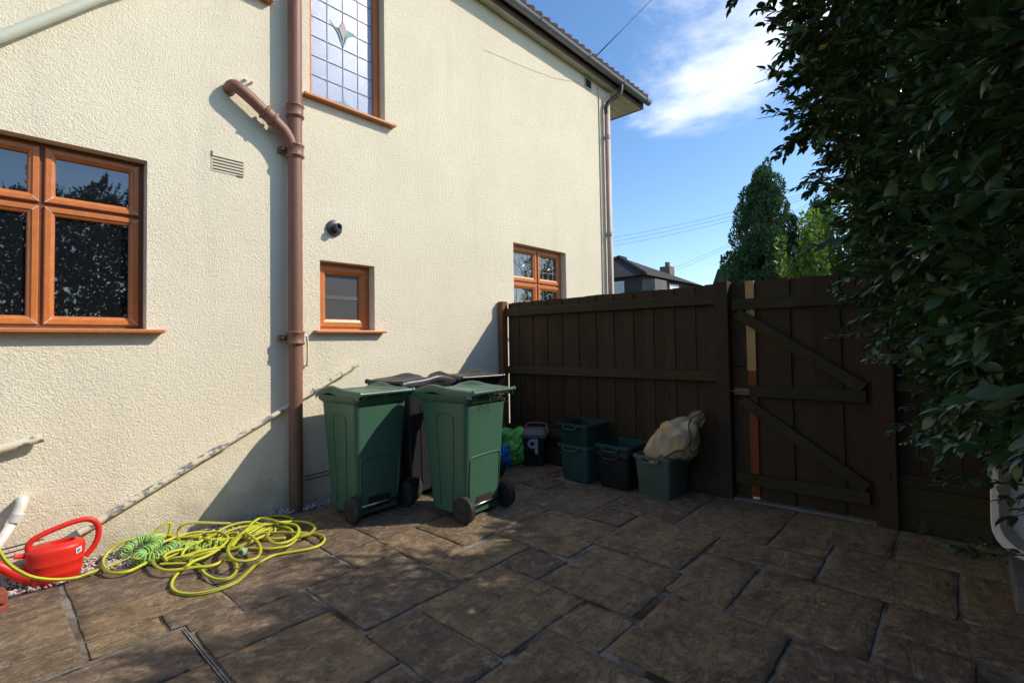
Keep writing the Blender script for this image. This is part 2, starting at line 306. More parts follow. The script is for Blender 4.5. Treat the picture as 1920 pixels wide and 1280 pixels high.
def m_hose():
    t = NT('yellow_hose_with_stripe'); uv = t.N.new('ShaderNodeUVMap'); uv.uv_map = 'hoseuv'; x = t.N.new('ShaderNodeSeparateXYZ'); t.link(uv.outputs[0], x.inputs[0])
    s = t.math('FRACT', t.math('ADD', t.math('MULTIPLY', x.outputs[0], 2.0), t.math('MULTIPLY', x.outputs[1], .5))); k = t.math('GREATER_THAN', s, .80)
    col = t.mix(k, (.52, .51, .035), (.10, .13, .02)); col = t.mix(t.rng(t.noise(9, 5, .7), .5, .75, 0, .45), col, (.28, .26, .06)); return t.done(col, .42, spec=.4)
M['hose'] = m_hose()

# ================================================================== SETTING: ground, paving
g = MB(); g.add([(-900, -900, -.09), (900, -900, -.09), (900, 900, -.09), (-900, 900, -.09)], [(0, 1, 2, 3)])
tag(g.build('ground', M['farground']), kind='structure')
g = MB(); nx, ny = 60, 50; X0, X1, Y0, Y1 = -3.0, 4.40, -3.6, 4.17
for j in range(ny+1):
    for i in range(nx+1):
        x = X0+(X1-X0)*i/nx; y = Y0+(Y1-Y0)*j/ny; g.v.append((x, y, -.008+.004*mnoise.noise(Vector((x*3, y*3, 0)))))
for j in range(ny):
    for i in range(nx): a = j*(nx+1)+i; g.f.append((a, a+1, a+nx+2, a+nx+1))
pav = g.build('patio', M['joint'], smooth=True); tag(pav, kind='structure')
SL = [ (-.62,.40,3.635,3.87),(-.62,.385,3.05,3.625),(-.62,.385,2.825,3.035),
 (.415,1.02,3.335,3.865),(1.03,1.62,3.335,3.90),(.405,.975,3.03,3.325),(.40,.683,2.825,3.02),
 (.985,1.61,2.735,3.325),(.755,1.285,2.42,2.725),(.75,1.268,1.795,2.41),(1.295,1.905,2.115,2.73),
 (1.625,1.935,2.745,3.025),(1.625,1.945,3.035,3.36),(1.63,2.25,3.37,3.98),(1.95,2.565,3.03,3.36),(1.925,2.245,2.445,3.02),
 (2.255,2.865,2.485,3.02),(2.26,2.58,3.37,3.98),(2.59,3.19,3.37,3.98),(2.575,2.87,3.03,3.36),(1.925,2.535,2.13,2.43),(2.205,2.505,1.815,2.115),(2.545,3.195,1.85,2.47),
 (1.565,2.19,1.485,2.10),(1.265,1.55,1.47,2.085),(.62,1.245,1.17,1.78),(1.86,2.18,1.19,1.465),(1.26,1.85,.86,1.455),
 (2.20,2.815,1.22,1.80),(2.83,3.49,1.25,1.86),(3.22,3.88,2.205,2.83),(3.22,3.505,1.875,2.19),(3.515,4.385,1.59,2.19),(3.51,4.385,.975,1.575),
 (2.88,3.205,2.485,2.79),(2.88,3.59,2.81,3.36),(3.605,3.93,2.85,3.16),(3.60,4.37,3.175,3.78),(3.20,3.59,3.37,3.98),(3.60,4.37,3.79,4.12),
 (3.895,4.385,2.205,2.60),(3.175,3.525,.64,1.235),(2.56,3.16,.905,1.225),(2.53,3.15,.32,.895),(3.165,3.795,.045,.625),(1.89,2.51,.60,1.18),
 (2.53,2.81,-.01,.31),(2.82,3.15,-.30,.31),(3.17,3.80,-.56,.03),(3.81,4.385,-.60,.335),(1.57,1.88,.23,.85),(1.89,2.51,-.01,.59),(.94,1.25,.55,1.16),(1.26,1.56,.23,.85),
 (.0,.61,1.17,1.78),(-.62,-.01,1.17,2.18),(-.62,.93,.55,1.16),(-.62,.93,-.10,.54),(.94,1.56,-.10,.22),(1.57,1.88,-.10,.22),(0,.74,1.79,2.165)]
POLY = [[(.692, 2.825), (.745, 2.825), (.745, 2.735), (.975, 2.735), (.975, 3.02), (.692, 3.02)],
        [(3.54, .645), (3.805, .645), (3.805, .35), (4.385, .35), (4.385, .965), (3.54, .965)]]
def slab(poly, z=0.0, mat='slab', parent=pav, thick=.035, name='paving_slab', gap=.0015, subdiv=True):
    cx = sum(p[0] for p in poly)/len(poly); cy = sum(p[1] for p in poly)/len(poly)
    xs = [p[0] for p in poly]; ys = [p[1] for p in poly]; sd = Vector((cx*7, cy*7, 0))
    ring = []
    for i, p in enumerate(poly):
        q = poly[(i+1) % len(poly)]; d = Vector((q[0]-p[0], q[1]-p[1])); n = max(1, int(d.length/.045)); nn = Vector((d.y, -d.x)).normalized()
        for k in range(n):
            t = k/n; a = Vector((p[0]+d.x*t, p[1]+d.y*t)); cw = min(k, n-k)/n
            off = -gap - .006*(mnoise.noise(Vector((a.x*11, a.y*11, 3)))+.35) - (.005 if k == 0 else 0)
            ring.append(a - nn*(-off)*1.0 if False else a + nn*off)
    o = Vector((cx, cy)); tilt = Vector((random.uniform(-.004, .004), random.uniform(-.004, .004)))
    zf = lambda p: z + tilt.x*(p.x-cx) + tilt.y*(p.y-cy) + .0035*mnoise.noise(Vector((p.x*4, p.y*4, 7)))
    rings = []
    for sc, dz in ((1, -thick), (1, -.007), (.994, -.002), (.985, 0), (.80, .001), (.55, .001), (.28, .001)):
        r = []
        for p in ring:
            q = o + (p-o)*sc; r.append((q.x-cx, q.y-cy, zf(q)+dz + (.0035*mnoise.noise(Vector((q.x*9, q.y*9, 1))) if sc < .99 else 0)))
        rings.append(r)
    m = MB(); m.loops(rings, (False, False)); c = len(m.v); m.v.append((0, 0, zf(o))); b = c-len(ring)
    m.f += [(b+j, b+(j+1) % len(ring), c) for j in range(len(ring))]
    ob = m.build(name, M[mat], parent, smooth=True, local=True); ob.location = (cx, cy, 0); return ob
for r in SL: slab([(r[0], r[2]), (r[1], r[2]), (r[1], r[3]), (r[0], r[3])], z=random.uniform(-.002, .003))
for p in POLY: slab(p)
for (a, b, c, d) in [(-3, -.63, y, y+.6) for y in (-3.5, -2.89, -2.28, -1.67, -1.06, -.45, .16, .77, 1.38, 1.99, 2.6, 3.21)]:
    for k in range(4): slab([(a+.6*k, c), (a+.6*k+.59, c), (a+.6*k+.59, d-.01), (a+.6*k, d-.01)])
# recessed manhole cover tray with paving set in
mh = MB()
mh.ring(-.01, .742, 0, .001, [(0, 0)]) if False else None
for a in ((-.010, .742, 2.807, 2.812), (-.010, .742, 2.172, 2.177), (-.010, -.005, 2.177, 2.807), (.737, .742, 2.177, 2.807), (.000, .732, 2.796, 2.800), (.000, .732, 2.182, 2.187), (.000, .005, 2.187, 2.796), (.727, .732, 2.187, 2.796)):
    mh.box(a[0], a[1], a[2], a[3], -.03, .001)
mho = thing('manhole_cover', 'sunken metal manhole tray edged in galvanised steel and filled with paving slabs', 'manhole cover', (.36, 2.49, 0))
mh.build('tray_frame', simple('galvanised_steel', (.24, .22, .20), (.12, .11, .10), 25, .8, 80, .001), mho)
for r in ((.006, .726, 2.425, 2.794), (.006, .726, 2.19, 2.415)):
    s_ = slab([(r[0], r[2]), (r[1], r[2]), (r[1], r[3]), (r[0], r[3])], z=.001, parent=mho, gap=.003); s_.location = s_.location - Vector((.36, 2.49, 0))
mb = MB(); mb.box(.30, .36, 2.776, 2.781, .0, .006); mb.build('lifting_slot', M['slot'], mho)
# gravel strip: real stones, nobody could count them
def stones(name, n, region, mat, zmul=1.0, smin=.006, smax=.014, kind='stuff', z0=0.0, parent=None):
    V = []; F = []
    base = np.array([(1, 0, 0), (-1, 0, 0), (0, 1, 0), (0, -1, 0), (0, 0, 1), (0, 0, -1)], float); tri = [(0, 2, 4), (2, 1, 4), (1, 3, 4), (3, 0, 4), (2, 0, 5), (1, 2, 5), (3, 1, 5), (0, 3, 5)]
    for i in range(n):
        x, y, z = region(); s = random.uniform(smin, smax); q = base*(s*np.array([random.uniform(.6, 1.3), random.uniform(.6, 1.1), random.uniform(.4, .8)]))
        e = Matrix.Rotation(random.uniform(0, 6.3), 3, Vector((random.gauss(0, 1), random.gauss(0, 1), random.gauss(0, 1))).normalized()); q = q @ np.array(e).T + (x, y, z)
        b = len(V); V += [tuple(p) for p in q]; F += [tuple(b+k for k in t) for t in tri]
    m = MB(); m.v = V; m.f = F; o = m.build(name, mat, parent); tag(o, kind=kind); return o
def m_gravel():
    t = NT('gravel_chips'); g_ = t.N.new('ShaderNodeNewGeometry'); r = g_.outputs['Random Per Island']
    col = t.mix(t.rng(r, .2, .9), (.62, .55, .51), (.40, .28, .24)); col = t.mix(t.rng(r, .85, .9), col, (.10, .07, .06)); return t.done(col, .85)
M['gravelchip'] = m_gravel()
def greg():
    while True:
        x = random.uniform(-.4, 2.6); lo = 3.87 if x < 1.62 else 4.03; y = random.uniform(lo, 4.16)
        if x > 1.0 and random.random() < .35: continue
        return x, y, random.uniform(-.012, .012) + (y-3.87)*.02
tag(stones('gravel_strip', 6500, greg, M['gravelchip']), 'strip of small pale gravel chips along the foot of the house wall', 'gravel')
tag(stones('soil_debris', 900, lambda: (random.uniform(-.3, 4.2), 4.16-abs(random.gauss(0, .05)), .004), M['soil'], smin=.003, smax=.008), 'dark soil crumbs gathered against the wall base', 'debris')
def gdeb():
    x = random.uniform(1, 4.3); y = random.uniform(-.1, 3.2); return x, y, .004
tag(stones('ground_debris', 260, gdeb, simple('pale_crumbs', (.34, .30, .24), (.2, .15, .1), 60, .9), smin=.002, smax=.005), 'tiny pale crumbs scattered over the paving', 'debris')

# ================================================================== HOUSE
W = 4.16
house = thing('house', 'cream roughcast rendered house wall with brown pipes and golden oak windows', 'house', (3.0, W, 0))
OPEN = dict(LW=(-.72, .865, 1.47, 2.64), SW=(2.118, 2.667, 1.478, 2.095), UW=(2.03, 2.80, 3.525, 4.95), RW=(4.68, 5.81, 1.45, 2.615), TW=(.45, 1.62, 4.19, 5.1))
xs = sorted({-6, 7.1, *[v for o in OPEN.values() for v in o[:2]]}); zs = sorted({-.15, 5.44, *[v for o in OPEN.values() for v in o[2:]]})
m = MB()
for i in range(len(xs)-1):
    for j in range(len(zs)-1):
        cx, cz = (xs[i]+xs[i+1])/2, (zs[j]+zs[j+1])/2
        if any(o[0] < cx < o[1] and o[2] < cz < o[3] for o in OPEN.values()): continue
        m.add([(xs[i], W, zs[j]), (xs[i+1], W, zs[j]), (xs[i+1], W, zs[j+1]), (xs[i], W, zs[j+1])], [(0, 1, 2, 3)])
RV = .098
for o in OPEN.values():
    x0, x1, z0, z1 = o
    m.add([(x0, W, z0), (x1, W, z0), (x1, W, z1), (x0, W, z1), (x0, W+RV+.08, z0), (x1, W+RV+.08, z0), (x1, W+RV+.08, z1), (x0, W+RV+.08, z1)], [(0, 4, 5, 1), (1, 5, 6, 2), (2, 6, 7, 3), (3, 7, 4, 0)])
m.add([(7.1, W, -.15), (7.1, 12, -.15), (7.1, 12, 5.44), (7.1, W, 5.44)], [(0, 1, 2, 3)]); m.add([(-6, W, -.15), (-6, 12, -.15), (-6, 12, 5.44), (-6, W, 5.44)], [(3, 2, 1, 0)])
m.add([(-6, 12, -.15), (7.1, 12, -.15), (7.1, 12, 5.44), (-6, 12, 5.44)], [(3, 2, 1, 0)])
m.build('wall', M['wall'], house)
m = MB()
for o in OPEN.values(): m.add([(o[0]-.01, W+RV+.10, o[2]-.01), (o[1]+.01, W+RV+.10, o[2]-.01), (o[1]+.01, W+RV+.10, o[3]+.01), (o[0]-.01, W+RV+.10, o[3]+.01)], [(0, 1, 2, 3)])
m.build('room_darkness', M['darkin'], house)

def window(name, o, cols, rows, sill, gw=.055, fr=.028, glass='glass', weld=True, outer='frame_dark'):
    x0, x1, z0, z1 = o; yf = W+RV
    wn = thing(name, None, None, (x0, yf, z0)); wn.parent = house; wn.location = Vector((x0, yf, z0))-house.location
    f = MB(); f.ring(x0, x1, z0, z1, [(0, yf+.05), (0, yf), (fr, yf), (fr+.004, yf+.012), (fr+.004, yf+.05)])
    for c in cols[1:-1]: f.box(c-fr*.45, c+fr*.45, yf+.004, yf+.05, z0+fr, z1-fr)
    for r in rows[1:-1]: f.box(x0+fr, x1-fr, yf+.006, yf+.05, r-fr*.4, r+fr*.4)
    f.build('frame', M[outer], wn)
    cells = []
    wl = MB()
    for i in range(len(cols)-1):
        for j in range(len(rows)-1):
            a, b = cols[i]+(fr if i == 0 else fr*.4), cols[i+1]-(fr if i == len(cols)-2 else fr*.4)
            c, d = rows[j]+(fr if j == 0 else fr*.4), rows[j+1]-(fr if j == len(rows)-2 else fr*.4)
            s = MB(); y1 = yf-.014; s.ring(a, b, c, d, [(0, yf+.03), (0, y1+.006), (.006, y1), (gw*.55, y1), (gw*.62, y1+.006), (gw*.9, y1+.014), (gw, y1+.03), (gw, yf+.04)])
            s.build('sash', M['oak'], wn)
            p = MB(); p.box(a+gw-.004, b-gw+.004, yf+.018, yf+.03, c+gw-.004, d-gw+.004); p.build('pane', M[glass], wn)
            cells.append((a+gw, b-gw, c+gw, d-gw))
            if weld:
                for (px, pz, sx, sz) in ((a, c, 1, 1), (b, c, -1, 1), (b, d, -1, -1), (a, d, 1, -1)):
                    wl.bar((px+sx*.004, y1-.0006, pz+sz*.004), (px+sx*gw*.58, y1-.0006, pz+sz*gw*.58), .004, .0015, (0, 1, 0))
                    wl.bar((px+sx*gw*.6, y1+.002, pz+sz*gw*.6), (px+sx*gw*.97, y1+.021, pz+sz*gw*.97), .004, .002, (0, 1, 0))
    if weld: wl.build('weld_line', M['weld'], wn)
    s = MB(); s.box(sill[0], sill[1], sill[2], yf+.02, z0-.026, z0-.004); s.build('sill', M['oak'], wn, bevel=.004)
    return wn, cells
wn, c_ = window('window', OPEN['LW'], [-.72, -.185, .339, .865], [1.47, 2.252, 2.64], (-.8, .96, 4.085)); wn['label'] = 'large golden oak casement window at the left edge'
wn, c_ = window('window', OPEN['SW'], [2.118, 2.667], [1.478, 2.095], (2.055, 2.76, 4.095), gw=.075, fr=.03, glass='glass', weld=False, outer='oak'); wn['label'] = 'small frosted golden oak window beside the soil pipe'
SWc = c_[0]
for ch in list(wn.children):
    if ch.name.startswith('pane'): ch.data.materials[0] = m_glass('frosted_window_glass', (.085, .085, .088), .22, 1.5, 120, .001)
sh = MB(); sh.box(SWc[0]+.002, SWc[1]-.002, W+RV+.0145, W+RV+.0175, 1.765, 1.80); sh.build('shelf_edge', simple('dull_shelf_behind_glass', (.13, .12, .10), (.10, .09, .08), 6, .4), wn)
wn, c_ = window('window', OPEN['UW'], [2.03, 2.80], [3.525, 4.95], (1.957, 2.89, 4.09), gw=.05, fr=.02, glass='fglass', weld=False, outer='oak'); wn['label'] = 'tall upper window of obscured leaded glass with green diamonds'
a, b, c, d = c_[0]; yl = W+RV+.013; ld = MB(); nr = 7
for i in range(5): x = a+(b-a)*i/4; ld.box(x-.003, x+.003, yl, yl+.004, c, d)
for j in range(nr+1): z = c+.015+(d-c-.02)*j/nr; ld.box(a, b, yl-.001, yl+.003, z-.003, z+.003)
ld.build('leading', M['lead'], wn)
def qd(pts, y): m_ = MB(); m_.add([(p[0], y, p[1]) for p in pts]+[(p[0], y+.003, p[1]) for p in pts], [tuple(range(len(pts))), tuple(range(len(pts), 2*len(pts)))[::-1]]+[(i, (i+1) % len(pts), (i+1) % len(pts)+len(pts), i+len(pts)) for i in range(len(pts))]); return m_
xm = (a+b)/2; zd = c+.015+(d-c-.02)*4/nr+.02
qd([(xm, zd-.19), (xm-.035, zd-.06), (xm-.13, zd+.02), (xm-.05, zd-.07)], yl-.002).build('green_glass_piece', M['green_glass'], wn)
qd([(xm, zd-.19), (xm+.05, zd-.07), (xm+.13, zd+.0), (xm+.04, zd+.0)], yl-.003).build('green_glass_piece', M['green_glass'], wn)
qd([(xm, zd-.11), (xm+.045, zd-.02), (xm, zd+.07), (xm-.045, zd-.02)], yl-.004).build('pink_glass_piece', M['pink_glass'], wn)
qd([(xm-.11, c+.02), (xm, c+.02), (xm, c+.075), (xm-.03, c+.04)], yl-.004).build('green_glass_piece', M['green_glass'], wn)
qd([(xm, c+.02), (xm+.11, c+.02), (xm+.03, c+.04), (xm, c+.075)], yl-.005).build('green_glass_piece', M['green_glass'], wn)
wn, c_ = window('window', OPEN['RW'], [4.68, 5.26, 5.81], [1.45, 2.135, 2.615], (4.6, 5.9, 4.10), gw=.07, fr=.03, glass='glass', weld=False, outer='oak'); wn['label'] = 'far golden oak window with flower leading above the fence'
ld = MB()
for (a, b, c, d) in c_:
    xm, zm = (a+b)/2, (c+d)/2; h = (d-c); w_ = (b-a); y = W+RV+.014
    for sx in (-1, 1):
        ld.tube(catmull([(xm, y, c+.02), (xm+sx*.03, y, c+h*.35), (xm+sx*w_*.22, y, c+h*.5), (xm+sx*w_*.4, y, c+h*.62), (xm+sx*w_*.28, y, c+h*.85)], 4), .003, 5)
        ld.tube(catmull([(xm, y, c+h*.45), (xm+sx*w_*.15, y, c+h*.6), (xm, y, c+h*.88)], 4), .003, 5)
        ld.box(xm+sx*w_*.3-.002, xm+sx*w_*.3+.002, y, y+.004, c, d)
    ld.box(a, b, y, y+.004, c+h*.3, c+h*.3+.004)
ld.build('leading', simple('bright_lead', (.45, .46, .48), rough=.4, metal=.5), wn)
wn, c_ = window('window', OPEN['TW'], [.45, 1.05, 1.62], [4.19, 5.1], (.38, 1.70, 4.09), outer='oak', weld=False)

# eaves, soffit boards, fascia, gutter, roof
ZS = 5.44; YF = 4.02; XE = 8.05
m = MB(); m.box(-6, XE-.02, YF+.02, W-.002, ZS, ZS+.012)
m.build('soffit_board', M['soffit'], house)
for k in range(6):
    y = W+.0+k*.14
    m = MB(); m.box(7.102, XE-.02, y+.003, y+.137, ZS, ZS+.012); m.build('soffit_board', M['soffit'], house)
m = MB(); m.box(7.102, XE-.02, W+.84, 12.2, ZS, ZS+.012); m.build('soffit_board', M['soffit'], house)
m = MB(); m.box(-6, XE, YF, YF+.02, ZS-.012, ZS+.17); m.box(XE-.02, XE, YF+.02, 12.3, ZS-.012, ZS+.17); m.build('fascia', M['fascia'], house, bevel=.003)
def gutter(pts, name='gutter'):
    prof = [(cos(R(a))*.058, sin(R(a))*.058) for a in range(180, 361, 15)] + [(.062, .004), (.058, .006), (.053, .0)] + [(cos(R(a))*.053, sin(R(a))*.053) for a in range(360, 179, -15)]
    a, b = Vector(pts[0]), Vector(pts[1]); d = (b-a).normalized(); sd = d.cross(Vector((0, 0, 1)))
    mm = MB(); mm.loops([[p + sd*q[0] + Vector((0, 0, q[1])) for q in prof] for p in (a, b)]); return mm
gy = YF-.072
gutter(((-6, gy, ZS+.105), (XE+.06, gy, ZS+.105))).build('gutter', M['gutter'], house, smooth=False, autos=40)
for x in (1.2, 2.6, 3.8, 5.0, 6.15, 7.15, 7.95):
    m = MB(); m.tube([(x, gy-.062*cos(R(a)), ZS+.105-.062*sin(R(a))) for a in range(-12, 181, 16)], .0075, 6); m.build('gutter_clip', M['gutter'], house)
XC = XE-3.2
r = MB(); e = [(-6.2, YF-.05, ZS+.18), (XE+.05, YF-.05, ZS+.18), (XE+.05, 12.35, ZS+.18), (-6.2, 12.35, ZS+.18)]; zr = ZS+.18+2.7; r.add(e+[(-2.2, 8.1, zr), (4.0, 8.1, zr)], [(0, 1, 5, 4), (1, 2, 5), (2, 3, 4, 5), (3, 0, 4)]); r.build('roof', M['rtile'], house)
rows_ = MB(); sl_ = math.atan2(2.7, 8.1-YF+.05)
for k in range(86):
    x = -6.1+k*.165
    if x > XE-.05: break
    T = Matrix.Translation((x, YF-.075, ZS+.165)) @ Matrix.Rotation(sl_, 4, 'X'); t_ = MB(); t_.tube([T @ Vector((.08, 0, .012)), T @ Vector((.08, .4, .03))], .06, 8)
    t_.v = [(v[0], v[1], v[2]) for v in t_.v]; tb = MB(); tb.box(0, .155, 0, .33, 0, .02, T); rows_.add(tb.v, tb.f)
    cc = MB(); cc.loops([[T @ Vector((.08+.05*cos(R(a)), yy, .018+.035*sin(R(a)))) for a in range(0, 181, 30)] for yy in (0, .33)]); rows_.add(cc.v, cc.f)
tag(rows_.build('eaves_tiles', M['tile'], house), kind='stuff')
# soil pipe with collars and branch
px_, py_ = 1.862, 4.075; PR = .056
sp = thing('soil_pipe', None, None, (px_, py_, 0)); sp.parent = house; sp.location = Vector((px_, py_, 0))-house.location
m = MB(); m.tube([(px_, py_, -.02), (px_, py_, 1.40)], .054, 20); m.tube([(px_, py_, 1.38), (px_, py_, 6.5)], PR, 20); m.build('upright', M['pipe'], sp, smooth=False, autos=50)
def collar(z, n='collar', ears=True, h=.09):
    m = MB(); T = Matrix.Translation((px_, py_, z)); m.lathe([(PR+.002, -h/2-.02), (PR+.014, -h/2-.01), (PR+.018, -h/2), (PR+.010, -h/2+.012), (PR+.010, h/2-.016), (PR+.018, h/2-.006), (PR+.016, h/2+.004), (PR+.004, h/2+.008)], 24, T)
    if ears:
        m.box(px_-.115, px_+.0, py_+.035, py_+.075, z-.022, z+.022); m.tube([(px_-.095, py_+.07, z), (px_-.095, py_-.0, z)], .012, 8)
    m.build(n, M['pipe'], sp, autos=40)
collar(3.30, ears=False); collar(2.965); collar(1.41); 
br = catmull([(1.387, 4.18, 3.335), (1.387, 4.10, 3.345), (1.42, 4.065, 3.33), (1.52, 4.06, 3.27), (1.60, 4.06, 3.215), (1.68, 4.06, 3.165)], 6)
m = MB(); m.tube(br, .047, 18); m.build('branch', M['pipe'], sp, autos=50)
m = MB(); br2 = catmull([(1.655, 4.06, 3.185), (1.70, 4.062, 3.15), (1.76, 4.065, 3.105), (1.81, 4.068, 3.04), (1.835, 4.07, 2.99)], 6); m.tube(br2, .052, 18)
d_ = Vector((.83, 0, -.55)).normalized(); T = Matrix.Translation((1.645, 4.06, 3.19)) @ d_.to_track_quat('Z', 'Y').to_matrix().to_4x4(); m.lathe([(.05, -.05), (.064, -.045), (.066, -.03), (.058, -.022), (.058, .022), (.066, .03), (.064, .045), (.05, .05)], 20, T); m.build('branch_joint', M['pipe'], sp, autos=40)
# air vent
m = MB()
av = thing('air_vent', None, None, (1.38, W, 2.74)); av.parent = house; av.location = Vector((1.38, W, 2.74))-house.location
m = MB(); m.box(1.262, 1.497, W-.004, W+.01, 2.675, 2.80); m.build('plate', M['cream'], av)
for k in range(5):
    z = 2.688+k*.0235; m = MB(); m.box(1.27, 1.488, W-.0065, W+.0, z, z+.008); m.build('slot', simple('rusty_dark_slot', (.05, .022, .010), (.14, .06, .02), 60, .9), av)
m = MB(); m.box(1.262, 1.27, W-.007, W, 2.78, 2.825); m.box(1.44, 1.485, W-.007, W, 2.67, 2.679); m.build('rust_stain', M['rust'], av)
# flue cap
m = MB(); T = Matrix.Translation((2.252, W, 2.395)) @ Matrix.Rotation(pi/2, 4, 'X'); m.lathe([(.072, -.005), (.074, .012), (.066, .028), (.04, .034), (.034, .036), (.034, .085), (.030, .092), (.022, .092), (.022, .07)], 28, T)
m.build('flue_terminal', simple('dark_flue_plastic', (.05, .045, .055), (.035, .032, .04), 9, .4), house, autos=40)
# small anchor stubs, thin loop pipe
m = MB(); m.tube([(1.50, W+.01, 3.455), (1.50, W-.03, 3.46)], .012, 7); m.tube([(1.545, W+.01, 3.445), (1.545, W-.04, 3.455)], .010, 7); m.build('wall_plug', M['cream'], house)
m = MB(); m.tube(catmull([(1.90, 4.12, 1.415), (1.955, 4.12, 1.425), (1.985, 4.125, 1.40), (1.988, 4.13, 1.20), (1.98, 4.15, 1.17)], 5), .009, 8); m.build('overflow_tube', M['cream'], house, smooth=True)
# sloping waste pipes
wp = thing('waste_pipe', None, None, (1.3, 4.12, .6)); wp.parent = house; wp.location = Vector((1.3, 4.12, .6))-house.location
a, b = Vector((.50, 4.125, .185)), Vector((2.46, 4.125, 1.165)); mid = Vector((1.345, 4.125, .607))
m = MB(); m.tube([a, mid], .024, 12); m.build('pipe_run', M['peel2'], wp, autos=60); m = MB(); m.tube([mid, b], .019, 12); m.build('pipe_run', M['peel'], wp, autos=60)
for c in (mid, a.lerp(b, .93), a.lerp(b, .80)):
    d_ = (b-a).normalized(); m = MB(); m.tube([c-d_*.03, c+d_*.03], .027 if c is mid else .024, 12); m.build('coupler', M['peel'], wp, autos=50)
m = MB(); m.tube([a+(b-a).normalized()*.02, a-(b-a).normalized()*.09, a-(b-a).normalized()*.3+Vector((0, -.02, 0))], .026, 12); m.build('bare_grey_end', simple('bare_grey_pipe', (.16, .16, .17), (.1, .1, .11), 20, .6), wp, autos=50)
m = MB(); m.tube([(-1.0, 4.10, .52), (.345, 4.10, .815)], .026, 14); m.build('upper_waste_pipe', M['peel'], house, autos=60)
m = MB(); m.tube([(-1.2, 4.10, 1.95), (.15, 4.10, 3.17), (.62, 4.10, 3.66), (1.5, 4.10, 4.5)], .030, 14); m.build('pale_overflow_pipe', simple('pale_green_white_pipe', (.62, .63, .50), (.55, .55, .42), 4, .4), house, smooth=True)
m = MB(); m.tube([(.262, 4.17, .455), (.262, 4.09, .46), (.255, 4.075, .44), (.225, 4.07, .36)], .027, 14); m.tube([(.245, 4.07, .40), (.228, 4.07, .355)], .031, 14); m.build('pvc_elbow', M['pvc'], house, autos=50)
m = MB(); m.tube([(.235, 4.07, .38), (.02, 4.05, -.02)], .023, 14); m.build('pvc_drop_pipe', M['pvc'], house, smooth=True)
m = MB()
for k in range(3): z = .13+k*.028; m.bar((.10, W-.002, z), (.36, W-.002, z+.012), .004, .004)
m.bar((1.98, W-.002, .235), (2.3, W-.002, .25), .006, .006); m.bar((1.98, W-.002, .205), (2.3, W-.002, .215), .006, .006)
tag(m.build('render_cracks', M['slot'], house), kind='stuff')
# rainwater downpipe at the corner
rd = thing('rain_downpipe', None, None, (6.92, 4.10, 0)); rd.parent = house; rd.location = Vector((6.92, 4.10, 0))-house.location
m = MB(); m.tube([(6.93, 4.105, 0), (6.93, 4.105, 5.0)], .036, 14); m.build('pipe_length', M['dpipe'], rd, smooth=True)
m = MB(); m.tube(catmull([(6.93, 4.105, 4.98), (6.93, 4.105, 5.12), (6.99, 4.06, 5.22), (7.10, 3.97, 5.33), (7.13, gy, 5.42), (7.13, gy, 5.52)], 5), .036, 14); m.build('swan_neck', M['fascia'], rd, smooth=True)
for z in (4.62, 3.05, 1.9): m = MB(); m.lathe([(.037, -.03), (.045, -.03), (.045, .03), (.037, .03)], 16, Matrix.Translation((6.93, 4.105, z))); m.build('pipe_bracket', M['dpipe'], rd, autos=40)
m = MB(); m.tube([(6.78, 4.15, 0), (6.78, 4.15, 5.3), (6.74, 4.14, 5.40)], .008, 6); m.build('wall_cable', M['cream'], house, smooth=True)
m = MB(); m.box(7.04, 7.112, W-.012, W+.07, 0, 5.43); m.build('corner_bead', M['wall'], house)
m = MB(); m.box(6.40, 6.56, W-.01, W, 5.27, 5.40); 
for k in range(3): m.box(6.42+k*.045, 6.45+k*.045, W-.014, W-.004, 5.29, 5.385)
m.build('eaves_vent', M['slot'], house)
m = MB(); m.ring(6.38, 6.58, 5.25, 5.42, [(0, W), (0, W-.012), (.02, W-.012), (.02, W)]); m.build('vent_frame', M['soffit'], house)
m = MB(); m.tube([(6.3, 4.152, 5.28), (5.6, 4.154, 5.08), (4.9, 4.154, 4.97), (4.2, 4.155, 4.88)], .0016, 4); m.build('thin_wall_wire', simple('thin_wire', (.45, .40, .30), rough=.7), house)

# ================================================================== FENCE + GATE
FX = 4.40
fence = thing('panel_fence', 'dark stained featherboard fence panel between the house wall and the gate', 'fence', (FX, 2.8, 0))
def board(par, y0, y1, z0, z1, x=FX+.055, mat='fence', th=.014, tw=.006, name='board'):
    m = MB(); j = random.uniform(-.004, .004); m.add([(x, y0, z0), (x+tw, y1, z0), (x+tw+th, y1, z0), (x+th+.004, y0, z0), (x, y0, z1+j), (x+tw, y1, z1+j), (x+tw+th, y1, z1+j), (x+th+.004, y0, z1+j)], [(0, 3, 2, 1), (4, 5, 6, 7), (0, 1, 5, 4), (1, 2, 6, 5), (2, 3, 7, 6), (3, 0, 4, 7)])
    c = ((y0+y1)/2); o = m.build(name, M[mat], par); return o
y = 1.575; k = 0
while y < 4.055:
    wd = random.uniform(.098, .112); y2 = min(y+wd, 4.062); board(fence, y-.012, y2, .16, 1.822+random.uniform(-.003, .003), x=FX+.052+(.004 if k % 2 else 0)); y = y2; k += 1
for (za, zb, h) in ((1.705, 1.69, .085), (1.018, 1.013, .075), (.33, .325, .075)):
    m = MB(); m.add([(FX, 1.575, zb-h/2), (FX, 4.06, za-h/2), (FX+.05, 4.06, za-h/2-.01), (FX+.05, 1.575, zb-h/2-.01), (FX+.008, 1.575, zb+h/2), (FX+.008, 4.06, za+h/2), (FX+.05, 4.06, za+h/2+.012), (FX+.05, 1.575, zb+h/2+.012)], [(0, 3, 2, 1), (4, 5, 6, 7), (0, 1, 5, 4), (1, 2, 6, 5), (2, 3, 7, 6), (3, 0, 4, 7)]); m.build('rail', M['rail'], fence, bevel=.004)
